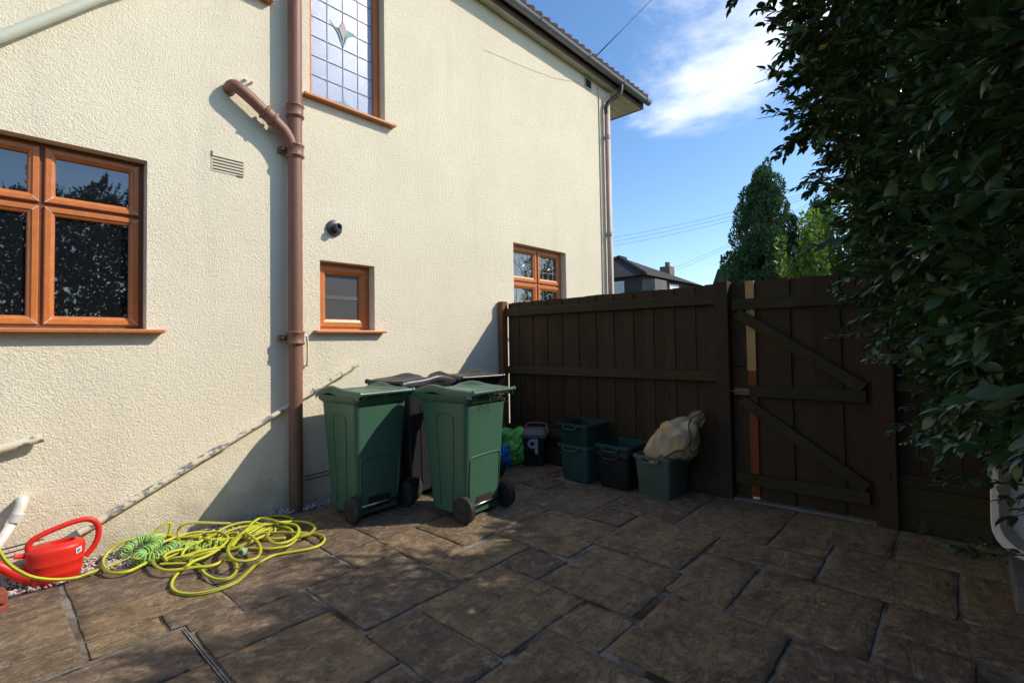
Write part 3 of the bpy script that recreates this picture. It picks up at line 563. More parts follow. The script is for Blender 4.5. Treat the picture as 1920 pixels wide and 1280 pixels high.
m = MB(); m.box(FX+.02, FX+.045, 1.56, 4.08, -.15, .17); m.build('gravel_board', M['fence'], fence, bevel=.003)
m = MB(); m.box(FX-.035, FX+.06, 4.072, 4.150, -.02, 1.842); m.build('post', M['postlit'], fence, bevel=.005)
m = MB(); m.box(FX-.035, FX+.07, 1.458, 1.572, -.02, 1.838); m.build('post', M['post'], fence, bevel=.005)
gate = thing('gate', 'dark ledged and braced timber gate with one pale new board', 'gate', (FX, .96, 0))
bs = [(1.456, 1.325, 'fence'), (1.272, 1.172, 'fence'), (1.184, 1.004, 'fence'), (1.014, .842, 'fence'), (.852, .666, 'fence'), (.676, .472, 'fence')]
for qi, (b_, a_, mt) in enumerate(bs): board(gate, a_, b_, .012, 1.824+random.uniform(-.006, .006), x=FX+.044+(.017 if qi % 2 else 0), mat=mt, tw=.003)
o = board(gate, 1.266, 1.334, 1.075, 1.826, x=FX+.040, mat='newwood', tw=0); o['label'] = 'pale new board at the top of the gate'
o = board(gate, 1.266, 1.330, .03, 1.073, x=FX+.041, mat='redwood', tw=0); o['label'] = 'orange brown lower board'
for (z0, z1) in ((1.585, 1.676), (.862, .948), (.126, .220)): m = MB(); m.box(FX, FX+.038, .515, 1.436, z0, z1); m.build('ledge', M['rail'], gate, bevel=.004)
for (a_, b_) in (((1.40, 1.56), (.53, .965)), ((1.38, .83), (.53, .245))):
    m = MB(); m.bar((FX+.019, a_[0], a_[1]), (FX+.019, b_[0], b_[1]), .036, .085, (0, 0, 1)); m.build('brace', M['rail'], gate, bevel=.004)
bolt = MB(); bolt.box(FX-.006, FX-.001, 1.315, 1.425, .875, .925); bolt.tube([(FX-.012, 1.47, .902), (FX-.012, 1.30, .898)], .007, 8); bolt.tube([(FX-.012, 1.40, .9), (FX-.035, 1.40, .885)], .006, 8); bolt.build('bolt', simple('rusty_steel', (.20, .12, .08), (.13, .08, .06), 40, .6, metal=.6), gate)
m = MB(); m.tube([(FX+.035, 1.385+.03*cos(a/8*2*pi), 1.13+.03*sin(a/8*2*pi)) for a in range(8)], .004, 6, closed=True); m.box(FX+.03, FX+.04, 1.35, 1.43, 1.125, 1.135); m.build('ring_latch', M['black'], gate)
m = MB(); m.box(FX-.03, FX+.075, .352, .474, -.02, 1.835); gp = m.build('gate_post', M['post'], bevel=.005); tag(gp, 'dark upright post at the hinge side of the gate, right of its braces', 'post')
m = MB(); m.box(FX-.02, FX+.11, .476, 1.46, -.12, .010); sill_ = m.build('threshold', M['concrete'], pav, bevel=.008)
m = MB()
for (y0, x0) in ((1.75, 4.3), (1.5, 4.3)): pass
f2 = thing('side_fence', 'dark fence right of the gate, half hidden behind the hedge', 'fence', (FX, -1.2, 0))
y = .345; k = 0
while y > -2.6:
    wd = .11; board(f2, y-wd, y+.01, .30, 1.80, x=FX+.075+(.004 if k % 2 else 0)); y -= wd; k += 1
for z in (1.69, .99, .335): m = MB(); m.box(FX+.02, FX+.07, -2.6, .35, z-.04, z+.04); m.build('rail', M['rail'], f2, bevel=.004)
for z in (-.12, .15): m = MB(); m.box(FX+.045, FX+.075, -2.6, .36, z, .145 if z < 0 else z+.145); m.build('gravel_board', M['rail'], f2, bevel=.003)
# garden beyond fence already 'ground'; lawn strip base
# ================================================================== WHEELIE BINS
def wheelie(loc, rz, label, body, lid, group, lidtint=None, height=1.0):
    t = thing('wheelie_bin', label, 'bin', (*loc, 0), rz, group)
    # local: x across, +y towards the front (away from the wheels); top rear edge at y=0
    def rr(z, hw, y0, y1, r): return rrect(-hw, hw, y0, y1, r, z, 5)
    zs_ = [.035, .05, .20, .24, .60, .86, .93]
    def dims(z):
        u = z/.93; return .205+.036*u, .075-.06*u, .43+.105*u
    rings = []
    for z in zs_:
        hw, y0, y1 = dims(z); rings.append(rr(z, hw-(.012 if z == .035 else 0), y0, y1, .045))
    m = MB(); m.loops(rings); b = m.build('body', M[body], t, local=True, autos=35)
    # rim collar
    m = MB(); R0 = [rr(.885, .243, .0, .545, .05), rr(.905, .258, -.012, .565, .05), rr(.945, .262, -.014, .573, .05), rr(.95, .25, -.006, .56, .05)]; m.loops(R0); m.build('rim', M[body], t, local=True, autos=35)
    m = MB(); m.box(-.20, .20, .56, .61, .905, .93); m.build('front_grip', M[body], t, local=True, bevel=.008)
    # raised side panels: arch outline as slender ribs on sides and back
    rib = MB()
    for sx in (-1, 1):
        P = []
        for (yy, zz) in ((.20, .10), (.18, .40), (.165, .72), (.185, .79), (.26, .80), (.325, .79), (.345, .72), (.335, .40), (.33, .10)):
            hw = dims(zz)[0]; P.append((sx*(hw+.001), yy, zz))
        rib.tube(catmull(P, 4), .006, 6)
    P = []
    for (xx, zz) in ((.17, .13), (.178, .42), (.165, .465), (.12, .475), (-.12, .475), (-.165, .465), (-.178, .42), (-.17, .13)):
        P.append((xx, dims(zz)[1]-.001, zz))
    rib.tube(catmull(P, 4), .006, 6); rib.build('moulded_rib', M[body], t, local=True, smooth=True)
    m = MB(); m.box(-.105, .105, dims(.13)[1]-.004, dims(.13)[1]+.06, .065, .165); m.build('axle_recess', M['slot'], t, local=True, bevel=.01)
    m = MB(); m.tube([(-.235, .055, .10), (.235, .055, .10)], .011, 10); m.build('axle', M['steel'], t, local=True, smooth=True)
    for sx in (-1, 1):
        wh = thing('wheel', None, None, (sx*.245, .055, .10)); wh.parent = t
        Tm = Matrix.Rotation(pi/2, 4, 'Y')
        m = MB(); m.lathe([(.062, -.022), (.086, -.026), (.098, -.020), (.100, -.008), (.100, .008), (.098, .020), (.086, .026), (.062, .022)], 32, Tm); m.build('tyre', M['rubber'], wh, local=True, autos=40)
        m = MB(); m.lathe([(.016, -.028), (.024, -.024), (.026, -.010), (.062, -.010), (.062, .010), (.026, .010), (.024, .024), (.016, .028)], 24, Tm)
        for q in range(6):
            an = q*pi/3; m.bar((.012*sx, .02*cos(an), .02*sin(an)), (.012*sx, .062*cos(an), .062*sin(an)), .01, .012, (1, 0, 0))
        m.build('hub', M['black'], wh, local=True, autos=40)
    # hinge handle bar + brackets
    m = MB(); m.tube([(-.245, -.055, .968), (.245, -.055, .968)], .0155, 14)
    for x in (-.245, .245): m.lathe([(.012, -.01), (.021, -.008), (.021, .008), (.012, .01)], 14, Matrix.Translation((x, -.055, .968)) @ Matrix.Rotation(pi/2, 4, 'Y'))
    m.build('handle', M[lid], t, local=True, autos=40)
    for x in (-.19, 0, .19):
        m = MB(); m.add([(x-.02, -.01, .90), (x+.02, -.01, .90), (x+.014, -.06, .95), (x-.014, -.06, .95), (x-.02, .01, .935), (x+.02, .01, .935), (x+.014, -.05, .985), (x-.014, -.05, .985)], [(0, 3, 2, 1), (4, 5, 6, 7), (0, 1, 5, 4), (1, 2, 6, 5), (2, 3, 7, 6), (3, 0, 4, 7)]); m.build('hinge_bracket', M[body], t, local=True, bevel=.004)
    # lid: sheet with raised wavy sides and dished middle
    ny_, nx_ = 26, 34; top = []; 
    def lidz(u, v):   # u -1..1 across, v 0 (rear) .. 1 (front)
        side = max(0, (abs(u)-.70)/.30); ridge = .027*math.exp(-((v-.66)/.20)**2)+.012
        sd = min(1, side*1.7); edge = max(0, (abs(u)-.93)/.07)
        z = .972 + .010*sin(pi*v) + ridge*(sd*sd*(3-2*sd)) - .018*edge
        if v < .12: z -= .006*(1-v/.12)
        if v > .88: z -= .022*((v-.88)/.12)**2
        mid = .010*(1 if abs(u) < .5 and .15 < v < .8 else 0)
        return z-mid
    m = MB()
    vs = [-.045+(.635)*j/ny_ for j in range(ny_+1)]
    for sgn in (0, 1):
        for j in range(ny_+1):
            for i in range(nx_+1):
                u = -1+2*i/nx_; v = j/ny_; hw = .256+.006*sin(pi*v); z = lidz(u, v)-(.012 if sgn else 0)
                if i in (0, nx_) or j in (ny_,): z = min(z, lidz(u, v)-(.040 if sgn else .004))
                m.v.append((u*(hw-(.004 if sgn else 0)), vs[j], z))
    n0 = (nx_+1)*(ny_+1)
    for j in range(ny_):
        for i in range(nx_):
            a = j*(nx_+1)+i; q = (a, a+1, a+nx_+2, a+nx_+1); m.f.append(q); m.f.append(tuple(n0+k for k in q[::-1]))
    for j in range(ny_):
        for i in (0, nx_): a = j*(nx_+1)+i; b = a+nx_+1; m.f.append((a, b, b+n0, a+n0) if i == 0 else (b, a, a+n0, b+n0))
    for i in range(nx_):
        for j in (0, ny_): a = j*(nx_+1)+i; b = a+1; m.f.append((b, a, a+n0, b+n0) if j == 0 else (a, b, b+n0, a+n0))
    m.build('lid', M[lid], t, local=True, autos=60)
    return t
b1 = wheelie((2.245, 3.385), R(1.5), 'green wheelie bin against the wall, left one with a diagonal shadow across its back', 'gbin', 'glid', 'wheelie bins by the wall')
b2 = wheelie((2.775, 2.745), R(5), 'green wheelie bin standing nearer the patio, dry grass caught under its handle', 'gbin', 'glid', 'wheelie bins by the wall')
b3 = wheelie((2.545, 3.76), R(-88), 'charcoal wheelie bin squeezed directly behind the two green bins', 'dbin', 'dbin', 'wheelie bins by the wall')
b4 = wheelie((3.40, 3.48), R(-8), 'blue-grey wheelie bin in the fence corner, lid showing behind the right green bin', 'dbin', 'dbin', 'wheelie bins by the wall')
b3.scale = (1, 1, 1.045); b4.scale = (1, 1, 1.05)
m = MB()
for i in range(60):
    p = Vector((random.gauss(.05, .07), -.055+random.gauss(0, .02), .95+random.gauss(0, .022))); d = Vector((random.gauss(0, 1), random.gauss(0, .5), random.gauss(0, .6))).normalized()*random.uniform(.02, .06)
    m.tube([p, p+d*.5+Vector((0, 0, .008)), p+d], .0013, 3)
dg = m.build('dry_grass', simple('dry_grass_straw', (.35, .26, .13), (.22, .15, .08), 30, .9)); dg.location = (2.775, 2.745, 0); dg.rotation_euler = (0, 0, R(5)); tag(dg, 'wisps of dry grass hanging from the handle of the right green bin', 'dry grass', kind='stuff')

# ================================================================== RECYCLING BOXES
def rbox(loc, rz, label, mat, h=.345, L_=.46, W_=.345, group='recycling boxes by the fence', z=0, mark=False):
    t = thing('recycling_box', label, 'recycling box', (*loc, z), rz, group)
    # local origin at centre; L_ along x, W_ along y
    def rr(zz, f, r=.035): hx = L_/2*f; hy = W_/2*f; return rrect(-hx, hx, -hy, hy, r, zz, 4)
    m = MB(); m.loops([rr(.0, .83, .03), rr(.008, .85), rr(h*.85, .955), rr(h-.01, .975), rr(h-.01, .95), rr(.012, .82)], (True, True)); m.build('tub', M[mat], t, local=True, autos=40)
    m = MB(); m.loops([rr(h-.035, .985), rr(h-.032, 1.03), rr(h-.008, 1.045), rr(h, 1.03), rr(h, .975), rr(h-.03, .96)], (False, False)); m.build('rim', M[mat], t, local=True, autos=40)
    for sx in (-1, 1):
        x = sx*L_/2*1.04; m = MB(); m.tube(catmull([(x, -.085, h-.018), (x+sx*.018, -.082, h-.03), (x+sx*.02, -.06, h-.052), (x+sx*.02, .06, h-.052), (x+sx*.018, .082, h-.03), (x, .085, h-.018)], 4), .009, 8); m.build('handle', M[mat], t, local=True, smooth=True)
    return t
rbox((4.165, 2.80), R(-4), 'teal recycling box on the ground with a darker box stacked in it', 'tbox', W_=.36, L_=.40)
rbox((4.165, 2.80), R(-5), 'empty dark green recycling box stacked in the teal one', 'dgbox', z=.205, W_=.36, L_=.40)
rbox((4.165, 2.375), R(-3), 'black recycling box in the middle holding a green box', 'black', W_=.355, L_=.40, h=.33)
rbox((4.165, 2.375), R(-3), 'empty green recycling box nested in the middle black one', 'dgbox', W_=.35, L_=.39, z=.055, h=.34)
rbox((4.17, 1.985), R(-2), 'grey-green recycling box nearest the gate with a tan bag in it', 'ggbox', W_=.345, L_=.42, h=.352)
# tan woven bag slumped in the nearest box
bag = thing('tan_bag', 'tan woven shopping bag with brown trim slumped in the box nearest the gate', 'bag', (4.15, 1.935, .325))
bag.scale = (1.16, 1.16, 1.13)
def blob(rad, seed, amp, n=40, sharp=False, sub=4):
    m = MB(); rings = []; nn = n
    for i in range(1, sub*5):
        th = pi*i/(sub*5); ring = []
        for j in range(nn):
            ph = 2*pi*j/nn; d = Vector((sin(th)*cos(ph), sin(th)*sin(ph), cos(th)))
            f = 1+amp*mnoise.noise(d*1.6+Vector((seed, 0, 0))) + amp*.55*(abs(mnoise.noise(d*3.1+Vector((0, seed, 0))))-.25)*(-2 if sharp else 1) + amp*.25*abs(mnoise.noise(d*7+Vector((0, 0, seed))))
            ring.append(Vector((d.x*rad[0]*f, d.y*rad[1]*f, d.z*rad[2]*f)))
        rings.append(ring)
    m.loops(rings); return m
# bag body: pillow hull leaning up to the right (towards -y)
hull = MB(); rings = []
prof = [(.14, -.055, .02, .03), (.12, .0, .10, .07), (.06, .06, .15, .12), (-.02, .10, .17, .15), (-.10, .135, .16, .155), (-.17, .16, .13, .14), (-.215, .185, .09, .10), (-.24, .20, .05, .05)]
for (yy, zz, hx, hz) in prof:
    r = []
    for j in range(36):
        a = 2*pi*j/36; cx = math.copysign(abs(cos(a))**.55, cos(a)); cz = math.copysign(abs(sin(a))**.62, sin(a)); p = Vector((cx*hx, yy, zz+cz*hz)); nf = 1+.22*(abs(mnoise.noise(p*9+Vector((3, 1, 0))))-.2)
        r.append(Vector((p.x*nf, p.y+.03*mnoise.noise(p*8), zz+(p.z-zz)*nf)))
    rings.append(r)
fine = []
for j in range(36):
    col_ = catmull([rings[k][j] for k in range(len(rings))], 5); fine.append(col_)
fr = [[fine[j][k] for j in range(36)] for k in range(len(fine[0]))]
def crease(p): a = mnoise.noise(Vector((p.x*5+p.z*4, p.y*13-p.z*6, p.z*6))+Vector((5, 2, 1))); b = mnoise.noise(Vector((p.x*9, p.y*10+p.z*24, p.z*14))+Vector((1, 7, 3))); return .034*(min(1, abs(a)*3)-.6)+.014*(min(1, abs(b)*3)-.5)
fr2 = []
for row in fr:
    c = sum(row, Vector())/36; fr2.append([p+(p-c).normalized()*crease(p) for p in row])
hull.loops(fr2); ho = hull.build('bag_body', M['tan'], bag, local=True, autos=50)
def surf(k, a0, a1, off=.003, n=12): 
    out = []
    for q in range(n+1):
        j = (a0+(a1-a0)*q/n) % 36; i0 = int(j); f = j-i0; p = rings[k][i0].lerp(rings[k][(i0+1) % 36], f); c = sum(rings[k], Vector())/36; out.append(p+(p-c).normalized()*(off+crease(p)))
    return out
m = MB(); m.tube(surf(6, 4, 32), .005, 6); m.tube([fr2[k][20]+Vector((-.003, 0, 0)) for k in range(5, 36)], .005, 6); m.tube([fr2[k][11]+Vector((0, 0, .003)) for k in range(0, 18)], .005, 6); m.build('seam_trim', M['trim'], bag, local=True, smooth=True)
# open flap of the bag's mouth sticking up behind
def sheet(P, mat, name, par, th=.004, trimtop=True):
    nu = len(P); nv = len(P[0]); m = MB()
    for s_ in (0, 1):
        for row in P: m.v += [(p[0]+s_*th, p[1]+s_*th*.3, p[2]) for p in row]
    n0 = nu*nv
    for i in range(nu-1):
        for j in range(nv-1): a = i*nv+j; q = (a, a+1, a+nv+1, a+nv); m.f.append(q); m.f.append(tuple(n0+k for k in q[::-1]))
    for i in range(nu-1):
        for j in (0, nv-1): a = i*nv+j; m.f.append((a, a+nv, a+nv+n0, a+n0))
    for j in range(nv-1):
        for i in (0, nu-1): a = i*nv+j; m.f.append((a, a+1, a+1+n0, a+n0))
    return m.build(name, mat, par, local=True, autos=50)
def flap(sx, th0):
    P = []
    for i in range(9):
        u = i/8; row = []
        for j in range(9):
            v = j/8; ang = th0+u*1.9
            row.append((sx*.02+.10*cos(ang)*(1-.3*v)+.02, -.17-.02*v-.06*sin(ang)*(.5+v), .20+.16*v*(.5+.5*sin(pi*(u*.8+.15))) + .01*mnoise.noise(Vector((u*4, v*4, th0)))))
        P.append(row)
    return P
P = flap(1, 1.2); sheet(P, M['tan'], 'bag_flap', bag); m = MB(); m.tube([r[-1] for r in P], .005, 6); m.build('flap_trim', M['trim'], bag, local=True, smooth=True)
P = flap(1, -.7); sheet(P, M['sage'], 'bag_flap', bag); m = MB(); m.tube([r[-1] for r in P], .005, 6); m.build('flap_trim', M['trim'], bag, local=True, smooth=True)
# food caddy with 9
cd = thing('food_caddy', 'black food caddy with grey lid and a white 9 painted on its front', 'food caddy', (4.28, 3.52, 0), R(-62))
# local: front faces -y
m = MB(); m.loops([rrect(-.10, .10, -.085, .085, .03, 0, 4), rrect(-.112, .112, -.10, .10, .03, .02, 4), rrect(-.112, .112, -.10, .10, .03, .10, 4), rrect(-.116, .116, -.105, .105, .03, .11, 4), rrect(-.13, .13, -.12, .12, .035, .315, 4)]); m.build('body', M['black'], cd, local=True, autos=35)
m = MB(); m.loops([rrect(-.142, .142, -.132, .132, .035, .31, 4), rrect(-.145, .145, -.135, .135, .035, .345, 4), rrect(-.135, .135, -.125, .125, .035, .36, 4), rrect(-.11, .11, -.09, .10, .03, .395, 4)]); m.build('lid', M['cadlid'], cd, local=True, autos=35)
m = MB(); m.tube(catmull([(-.14, .0, .33), (-.12, .06, .40), (-.09, .09, .435), (.09, .09, .435), (.12, .06, .40), (.14, .0, .33)], 5), .009, 8); m.build('handle', M['cadlid'], cd, local=True, smooth=True)
m = MB(); cx, cz, ro, ri = -.015, .245, .052, .024
def fy(z): return -.105-.015*(z-.11)/.205-.0035
oc = [(cx+ro*cos(R(a)), cz+ro*sin(R(a))) for a in range(0, 360, 20)]; ic = [(cx+ri*cos(R(a)), cz+ri*sin(R(a))) for a in range(0, 360, 20)]
n = len(oc); m.v += [(p[0], fy(p[1]), p[1]) for p in oc+ic]; m.f += [(i, (i+1) % n, (i+1) % n+n, i+n) for i in range(n)]
m.add([(p[0], fy(p[1])-.001, p[1]) for p in ((.012, .135), (.048, .135), (.048, .300), (-.02, .300), (-.02, .27), (.012, .27))], [(0, 1, 2, 3, 4, 5)]); m.build('painted_number', M['nine'], cd, local=True)
# plastic bags by the corner
gb = thing('green_bag', 'crumpled bright green plastic sack on the ground left of the food caddy', 'bag', (4.15, 3.78, 0))
m = blob((.20, .20, .23), 9.3, .30, 64, True, 6); m.v = [(v[0]+.03*v[2], v[1]-.35*v[2]*.4, max(0.003, v[2]+.17)) for v in m.v]; m.build('sack', M['greenbag'], gb, local=True, autos=24)
bb = thing('blue_bag', 'blue plastic bag on the ground tucked behind the right green bin', 'bag', (3.90, 3.74, 0))
m = blob((.12, .13, .15), 1.7, .4, 40, True, 5); m.v = [(v[0], v[1], max(0.003, v[2]+.11)) for v in m.v]; m.build('sack', M['bluebag'], bb, local=True, autos=24)
# bricks
br_ = MB(); br_.box(3.98, 4.08, 3.03, 3.13, -.02, .006); tag(br_.build('brick', M['brick'], bevel=.004), 'red brick set in the paving left of the teal recycling box', 'brick')
for k, (x, y, z, rz, lb) in enumerate(((.165, 3.72, .0, .2, 'red brick at the left edge lying under another'), (.160, 3.73, .067, .12, 'red brick at the left edge resting on top of another'))):
    m = MB(); m.box(-.1075, .1075, -.051, .051, 0, .055); o = m.build('brick', M['brick'], bevel=.006); o.location = (x-.085, y, z-.025); o.rotation_euler = (0, 0, rz); tag(o, lb, 'brick', 'bricks at the left edge')

# ================================================================== WATERING CAN
can = thing('watering_can', 'bright red plastic watering can with a big loop handle', 'watering can', (.395, 3.955, .0), R(0))
can.scale = (1.02, 1.02, 1.02)
def oval(a, b, z, n=36, cx=0, cy=0): return [Vector((cx+a*math.copysign(abs(cos(t))**.85, cos(t)), cy+b*math.copysign(abs(sin(t))**.85, sin(t)), z)) for t in [2*pi*i/n for i in range(n)]]
m = MB(); pr = [(.100, .070, .0), (.108, .078, .008), (.114, .083, .05), (.118, .0855, .055), (.118, .0855, .06), (.117, .085, .066), (.122, .088, .105), (.126, .0905, .110), (.126, .0905, .116), (.124, .089, .122), (.129, .091, .160), (.130, .092, .185), (.124, .088, .198), (.110, .078, .206)]
rg = [oval(a*1.0, b*1.0, z) for a, b, z in pr]; rg += [oval(.062, .052, .212, cx=.03), oval(.054, .044, .214, cx=.03), oval(.052, .042, .20, cx=.03), oval(.06, .05, .10, cx=.02)]
m.loops(rg); m.build('body', M['red'], can, local=True, autos=40)
m = MB(); hp = catmull([(-.105, -.0, .185), (-.115, 0, .225), (-.085, 0, .262), (.0, 0, .292), (.09, 0, .31), (.15, 0, .303), (.185, 0, .26), (.188, 0, .20), (.170, 0, .145), (.130, 0, .095)], 6); m.tube(hp, .0155, 14); m.build('handle', M['red'], can, local=True, smooth=True)
m = MB(); m.tube(catmull([(-.09, 0, .06), (-.15, 0, .085), (-.22, 0, .15), (-.32, 0, .25), (-.38, 0, .31)], 5), [.052, .050, .048, .044, .040, .037, .034, .031, .029, .027, .025, .023, .022, .021, .02, .019, .018, .017, .017, .016, .016], 16); m.build('spout', M['red'], can, local=True, smooth=True)
m = MB(); m.tube([(-.12, -.0, .175), (-.165, -.0, .185), (-.17, 0, .185)], [.013, .013, .017], 10); m.build('rose_peg', M['red'], can, local=True, smooth=True)
m = MB(); m.add([(.078, -.0765, .145), (.104, -.0600, .150), (.104, -.0590, .180), (.078, -.0755, .175)], [(0, 1, 2, 3)]); m.v = [(v[0], v[1]-.006, v[2]) for v in m.v]; m.build('sticker', M['sticker'], can, local=True)
m = MB(); m.add([(.084, -.0750, .152), (.098, -.0660, .155), (.098, -.0655, .174), (.084, -.0745, .171)], [(0, 1, 2, 3)]); m.v = [(v[0], v[1]-.0068, v[2]) for v in m.v]; m.build('sticker_print', M['stickblue'], can, local=True)

# ================================================================== HOSES
HC = [
  [(0.126, 3.7, 0.388), (0.157, 3.72, 0.296), (0.189, 3.74, 0.223), (0.238, 3.77, 0.154), (0.294, 3.79, 0.099), (0.381, 3.82, 0.048), (0.474, 3.85, 0.017), (0.531, 3.86, 0.018), (0.593, 3.892, 0.012), (0.679, 3.924, 0.012), (0.761, 3.951, 0.012), (0.85, 3.959, 0.012)] ,
  [(0.868, 3.804, 0.03), (0.75, 3.715, 0.03), (0.683, 3.681, 0.03), (0.625, 3.722, 0.03), (0.599, 3.823, 0.03), (0.616, 3.996, 0.03), (0.66, 4.06, 0.059), (0.737, 4.06, 0.097), (0.811, 4.06, 0.088), (0.902, 4.06, 0.084), (0.965, 4.06, 0.065), (1.028, 3.989, 0.05), (1.138, 3.934, 0.05)] ,
  [(1.142, 3.948, 0.055), (1.22, 3.893, 0.055), (1.241, 3.769, 0.055), (1.209, 3.657, 0.055), (1.108, 3.535, 0.055), (1.031, 3.484, 0.055), (0.967, 3.469, 0.055), (0.918, 3.424, 0.055), (0.9, 3.462, 0.03), (0.843, 3.401, 0.012), (0.808, 3.291, 0.012), (0.816, 3.186, 0.012), (0.866, 3.107, 0.012), (0.955, 3.068, 0.012), (1.066, 3.084, 0.012), (1.155, 3.165, 0.012), (1.237, 3.239, 0.012), (1.353, 3.287, 0.012), (1.452, 3.251, 0.012), (1.56, 3.207, 0.012), (1.638, 3.219, 0.012), (1.7, 3.292, 0.012), (1.712, 3.375, 0.012), (1.68, 3.474, 0.012), (1.585, 3.461, 0.045), (1.493, 3.58, 0.045), (1.408, 3.647, 0.045), (1.313, 3.608, 0.045)] ,
  [(1.13, 3.907, 0.04), (1.001, 4.043, 0.04), (0.941, 4.06, 0.063), (0.895, 4.06, 0.04), (0.828, 3.847, 0.04), (0.806, 3.656, 0.04), (0.817, 3.521, 0.04), (0.864, 3.457, 0.04), (0.95, 3.41, 0.04), (1.026, 3.367, 0.035), (1.102, 3.394, 0.035), (1.145, 3.452, 0.035), (1.126, 3.382, 0.06), (1.164, 3.499, 0.06), (1.233, 3.626, 0.06), (1.328, 3.701, 0.06), (1.451, 3.757, 0.06), (1.558, 3.735, 0.05), (1.63, 3.648, 0.05), (1.631, 3.539, 0.05), (1.559, 3.404, 0.05), (1.473, 3.339, 0.05), (1.405, 3.368, 0.05), (1.41, 3.49, 0.05), (1.445, 3.601, 0.05), (1.497, 3.659, 0.05)] ,
  [(0.838, 3.674, 0.02), (0.925, 3.585, 0.02), (0.987, 3.487, 0.02), (0.983, 3.398, 0.02), (0.978, 3.28, 0.02), (1.002, 3.173, 0.02), (1.049, 3.142, 0.02), (1.105, 3.197, 0.02), (1.143, 3.294, 0.02), (1.16, 3.426, 0.02), (1.153, 3.478, 0.06), (1.256, 3.635, 0.06), (1.384, 3.795, 0.06), (1.503, 3.893, 0.07), (1.557, 3.781, 0.07), (1.571, 3.696, 0.07), (1.675, 3.703, 0.045), (1.728, 3.594, 0.045), (1.721, 3.473, 0.045), (1.645, 3.38, 0.045), (1.566, 3.378, 0.045)] ,
  [(1.016, 3.802, 0.05), (1.007, 3.939, 0.05), (1.028, 4.06, 0.061), (1.055, 4.06, 0.106), (1.114, 4.06, 0.109), (1.218, 4.06, 0.08), (1.342, 4.06, 0.043), (1.483, 4.049, 0.015), (1.568, 4.06, 0.023), (1.695, 4.012, 0.015), (1.735, 3.908, 0.015), (1.725, 3.838, 0.015)] ,
  [(0.887, 4.06, 0.093), (0.925, 4.06, 0.128), (0.977, 4.06, 0.146), (0.987, 4.06, 0.12), (0.977, 4.06, 0.071)] ,
  [(0.85, 3.788, 0.04), (0.928, 3.776, 0.04), (0.999, 3.768, 0.04), (1.02, 3.826, 0.04), (0.998, 3.935, 0.04), (0.939, 4.017, 0.04), (0.874, 4.002, 0.02), (0.811, 3.845, 0.02), (0.768, 3.773, 0.02)] ,
  [(0.955, 3.507, 0.04), (1.011, 3.627, 0.04), (1.089, 3.736, 0.04), (1.185, 3.783, 0.04), (1.292, 3.789, 0.04), (1.39, 3.71, 0.04), (1.508, 3.732, 0.03), (1.584, 3.726, 0.03), (1.605, 3.593, 0.03), (1.562, 3.464, 0.03)] ,
  [(1.328, 3.417, 0.03), (1.379, 3.349, 0.03), (1.465, 3.321, 0.03), (1.555, 3.395, 0.03), (1.638, 3.533, 0.03), (1.669, 3.666, 0.03), (1.635, 3.752, 0.03)] ,
  [(1.332, 3.674, 0.07), (1.327, 3.527, 0.07), (1.302, 3.361, 0.07), (1.25, 3.227, 0.07), (1.202, 3.176, 0.07), (1.146, 3.193, 0.07), (1.117, 3.263, 0.07), (1.13, 3.387, 0.07), (1.175, 3.515, 0.07), (1.259, 3.628, 0.07), (1.384, 3.753, 0.07), (1.475, 3.748, 0.07)] ,
  [(1.045, 4.053, 0.02), (1.045, 3.958, 0.02), (1.101, 3.891, 0.02), (1.17, 3.734, 0.02), (1.238, 3.581, 0.02), (1.285, 3.533, 0.015), (1.344, 3.437, 0.015), (1.389, 3.394, 0.015)] ,
  [(1.112, 3.874, 0.03), (1.143, 3.951, 0.03), (1.235, 3.94, 0.03), (1.246, 3.866, 0.03), (1.203, 3.783, 0.03), (1.141, 3.802, 0.03), (1.112, 3.874, 0.03)] ,
  [(1.265, 3.748, 0.02), (1.33, 3.806, 0.02), (1.391, 3.673, 0.02), (1.455, 3.556, 0.02), (1.523, 3.494, 0.02)] ,
]
hose = thing('garden_hose', 'long yellow garden hose with a dark green stripe piled in loose loops at the wall', 'garden hose', (1.2, 3.7, 0))
m = MB(); uvs = []
HR = .0095
def hose_tube(path, r, n=10):
    pts = catmull(path, 7); b = len(m.v); m.tube(pts, r, n, caps=True); k = len(pts); s_ = 0
    for i in range(k-1):
        ds = (pts[i+1]-pts[i]).length
        for j in range(n): uvs.append([(j/n, s_), ((j+1)/n, s_), ((j+1)/n, s_+ds), (j/n, s_+ds)])
        s_ += ds
    uvs.append([(0, 0)]*n); uvs.append([(0, 0)]*n)
for c in HC:
    c = [(p[0], p[1], max(p[2], HR+.001)) for p in c]; hose_tube(c, HR)
random.seed(11)
for k in range(7):     # tangled lower turns of the same hose
    cx = random.uniform(.95, 1.65); cy = 3.72+random.uniform(-.06, .16); a = random.uniform(.13, .26); b_ = random.uniform(.07, .15); ph = random.uniform(-.3, .6)
    P = []
    for q in range(15):
        t = q/14*2*pi*.92+k; P.append((cx+a*cos(t)*cos(ph)-b_*sin(t)*sin(ph), min(4.10, cy+a*cos(t)*sin(ph)+b_*sin(t)), .012+.03*abs(sin(t*1.5+k))+.004*k))
    hose_tube(P, HR)
ho = m.build('hose_tube', M['hose'], hose, smooth=True)
uv = ho.data.uv_layers.new(name='hoseuv'); flat = [c for f in uvs for p in f for c in p]; uv.data.foreach_set('uv', flat)
spiral = thing('spiral_hose', 'pale green coiled spiral hose tangled under the yellow one', 'coil hose', (.95, 3.8, 0))
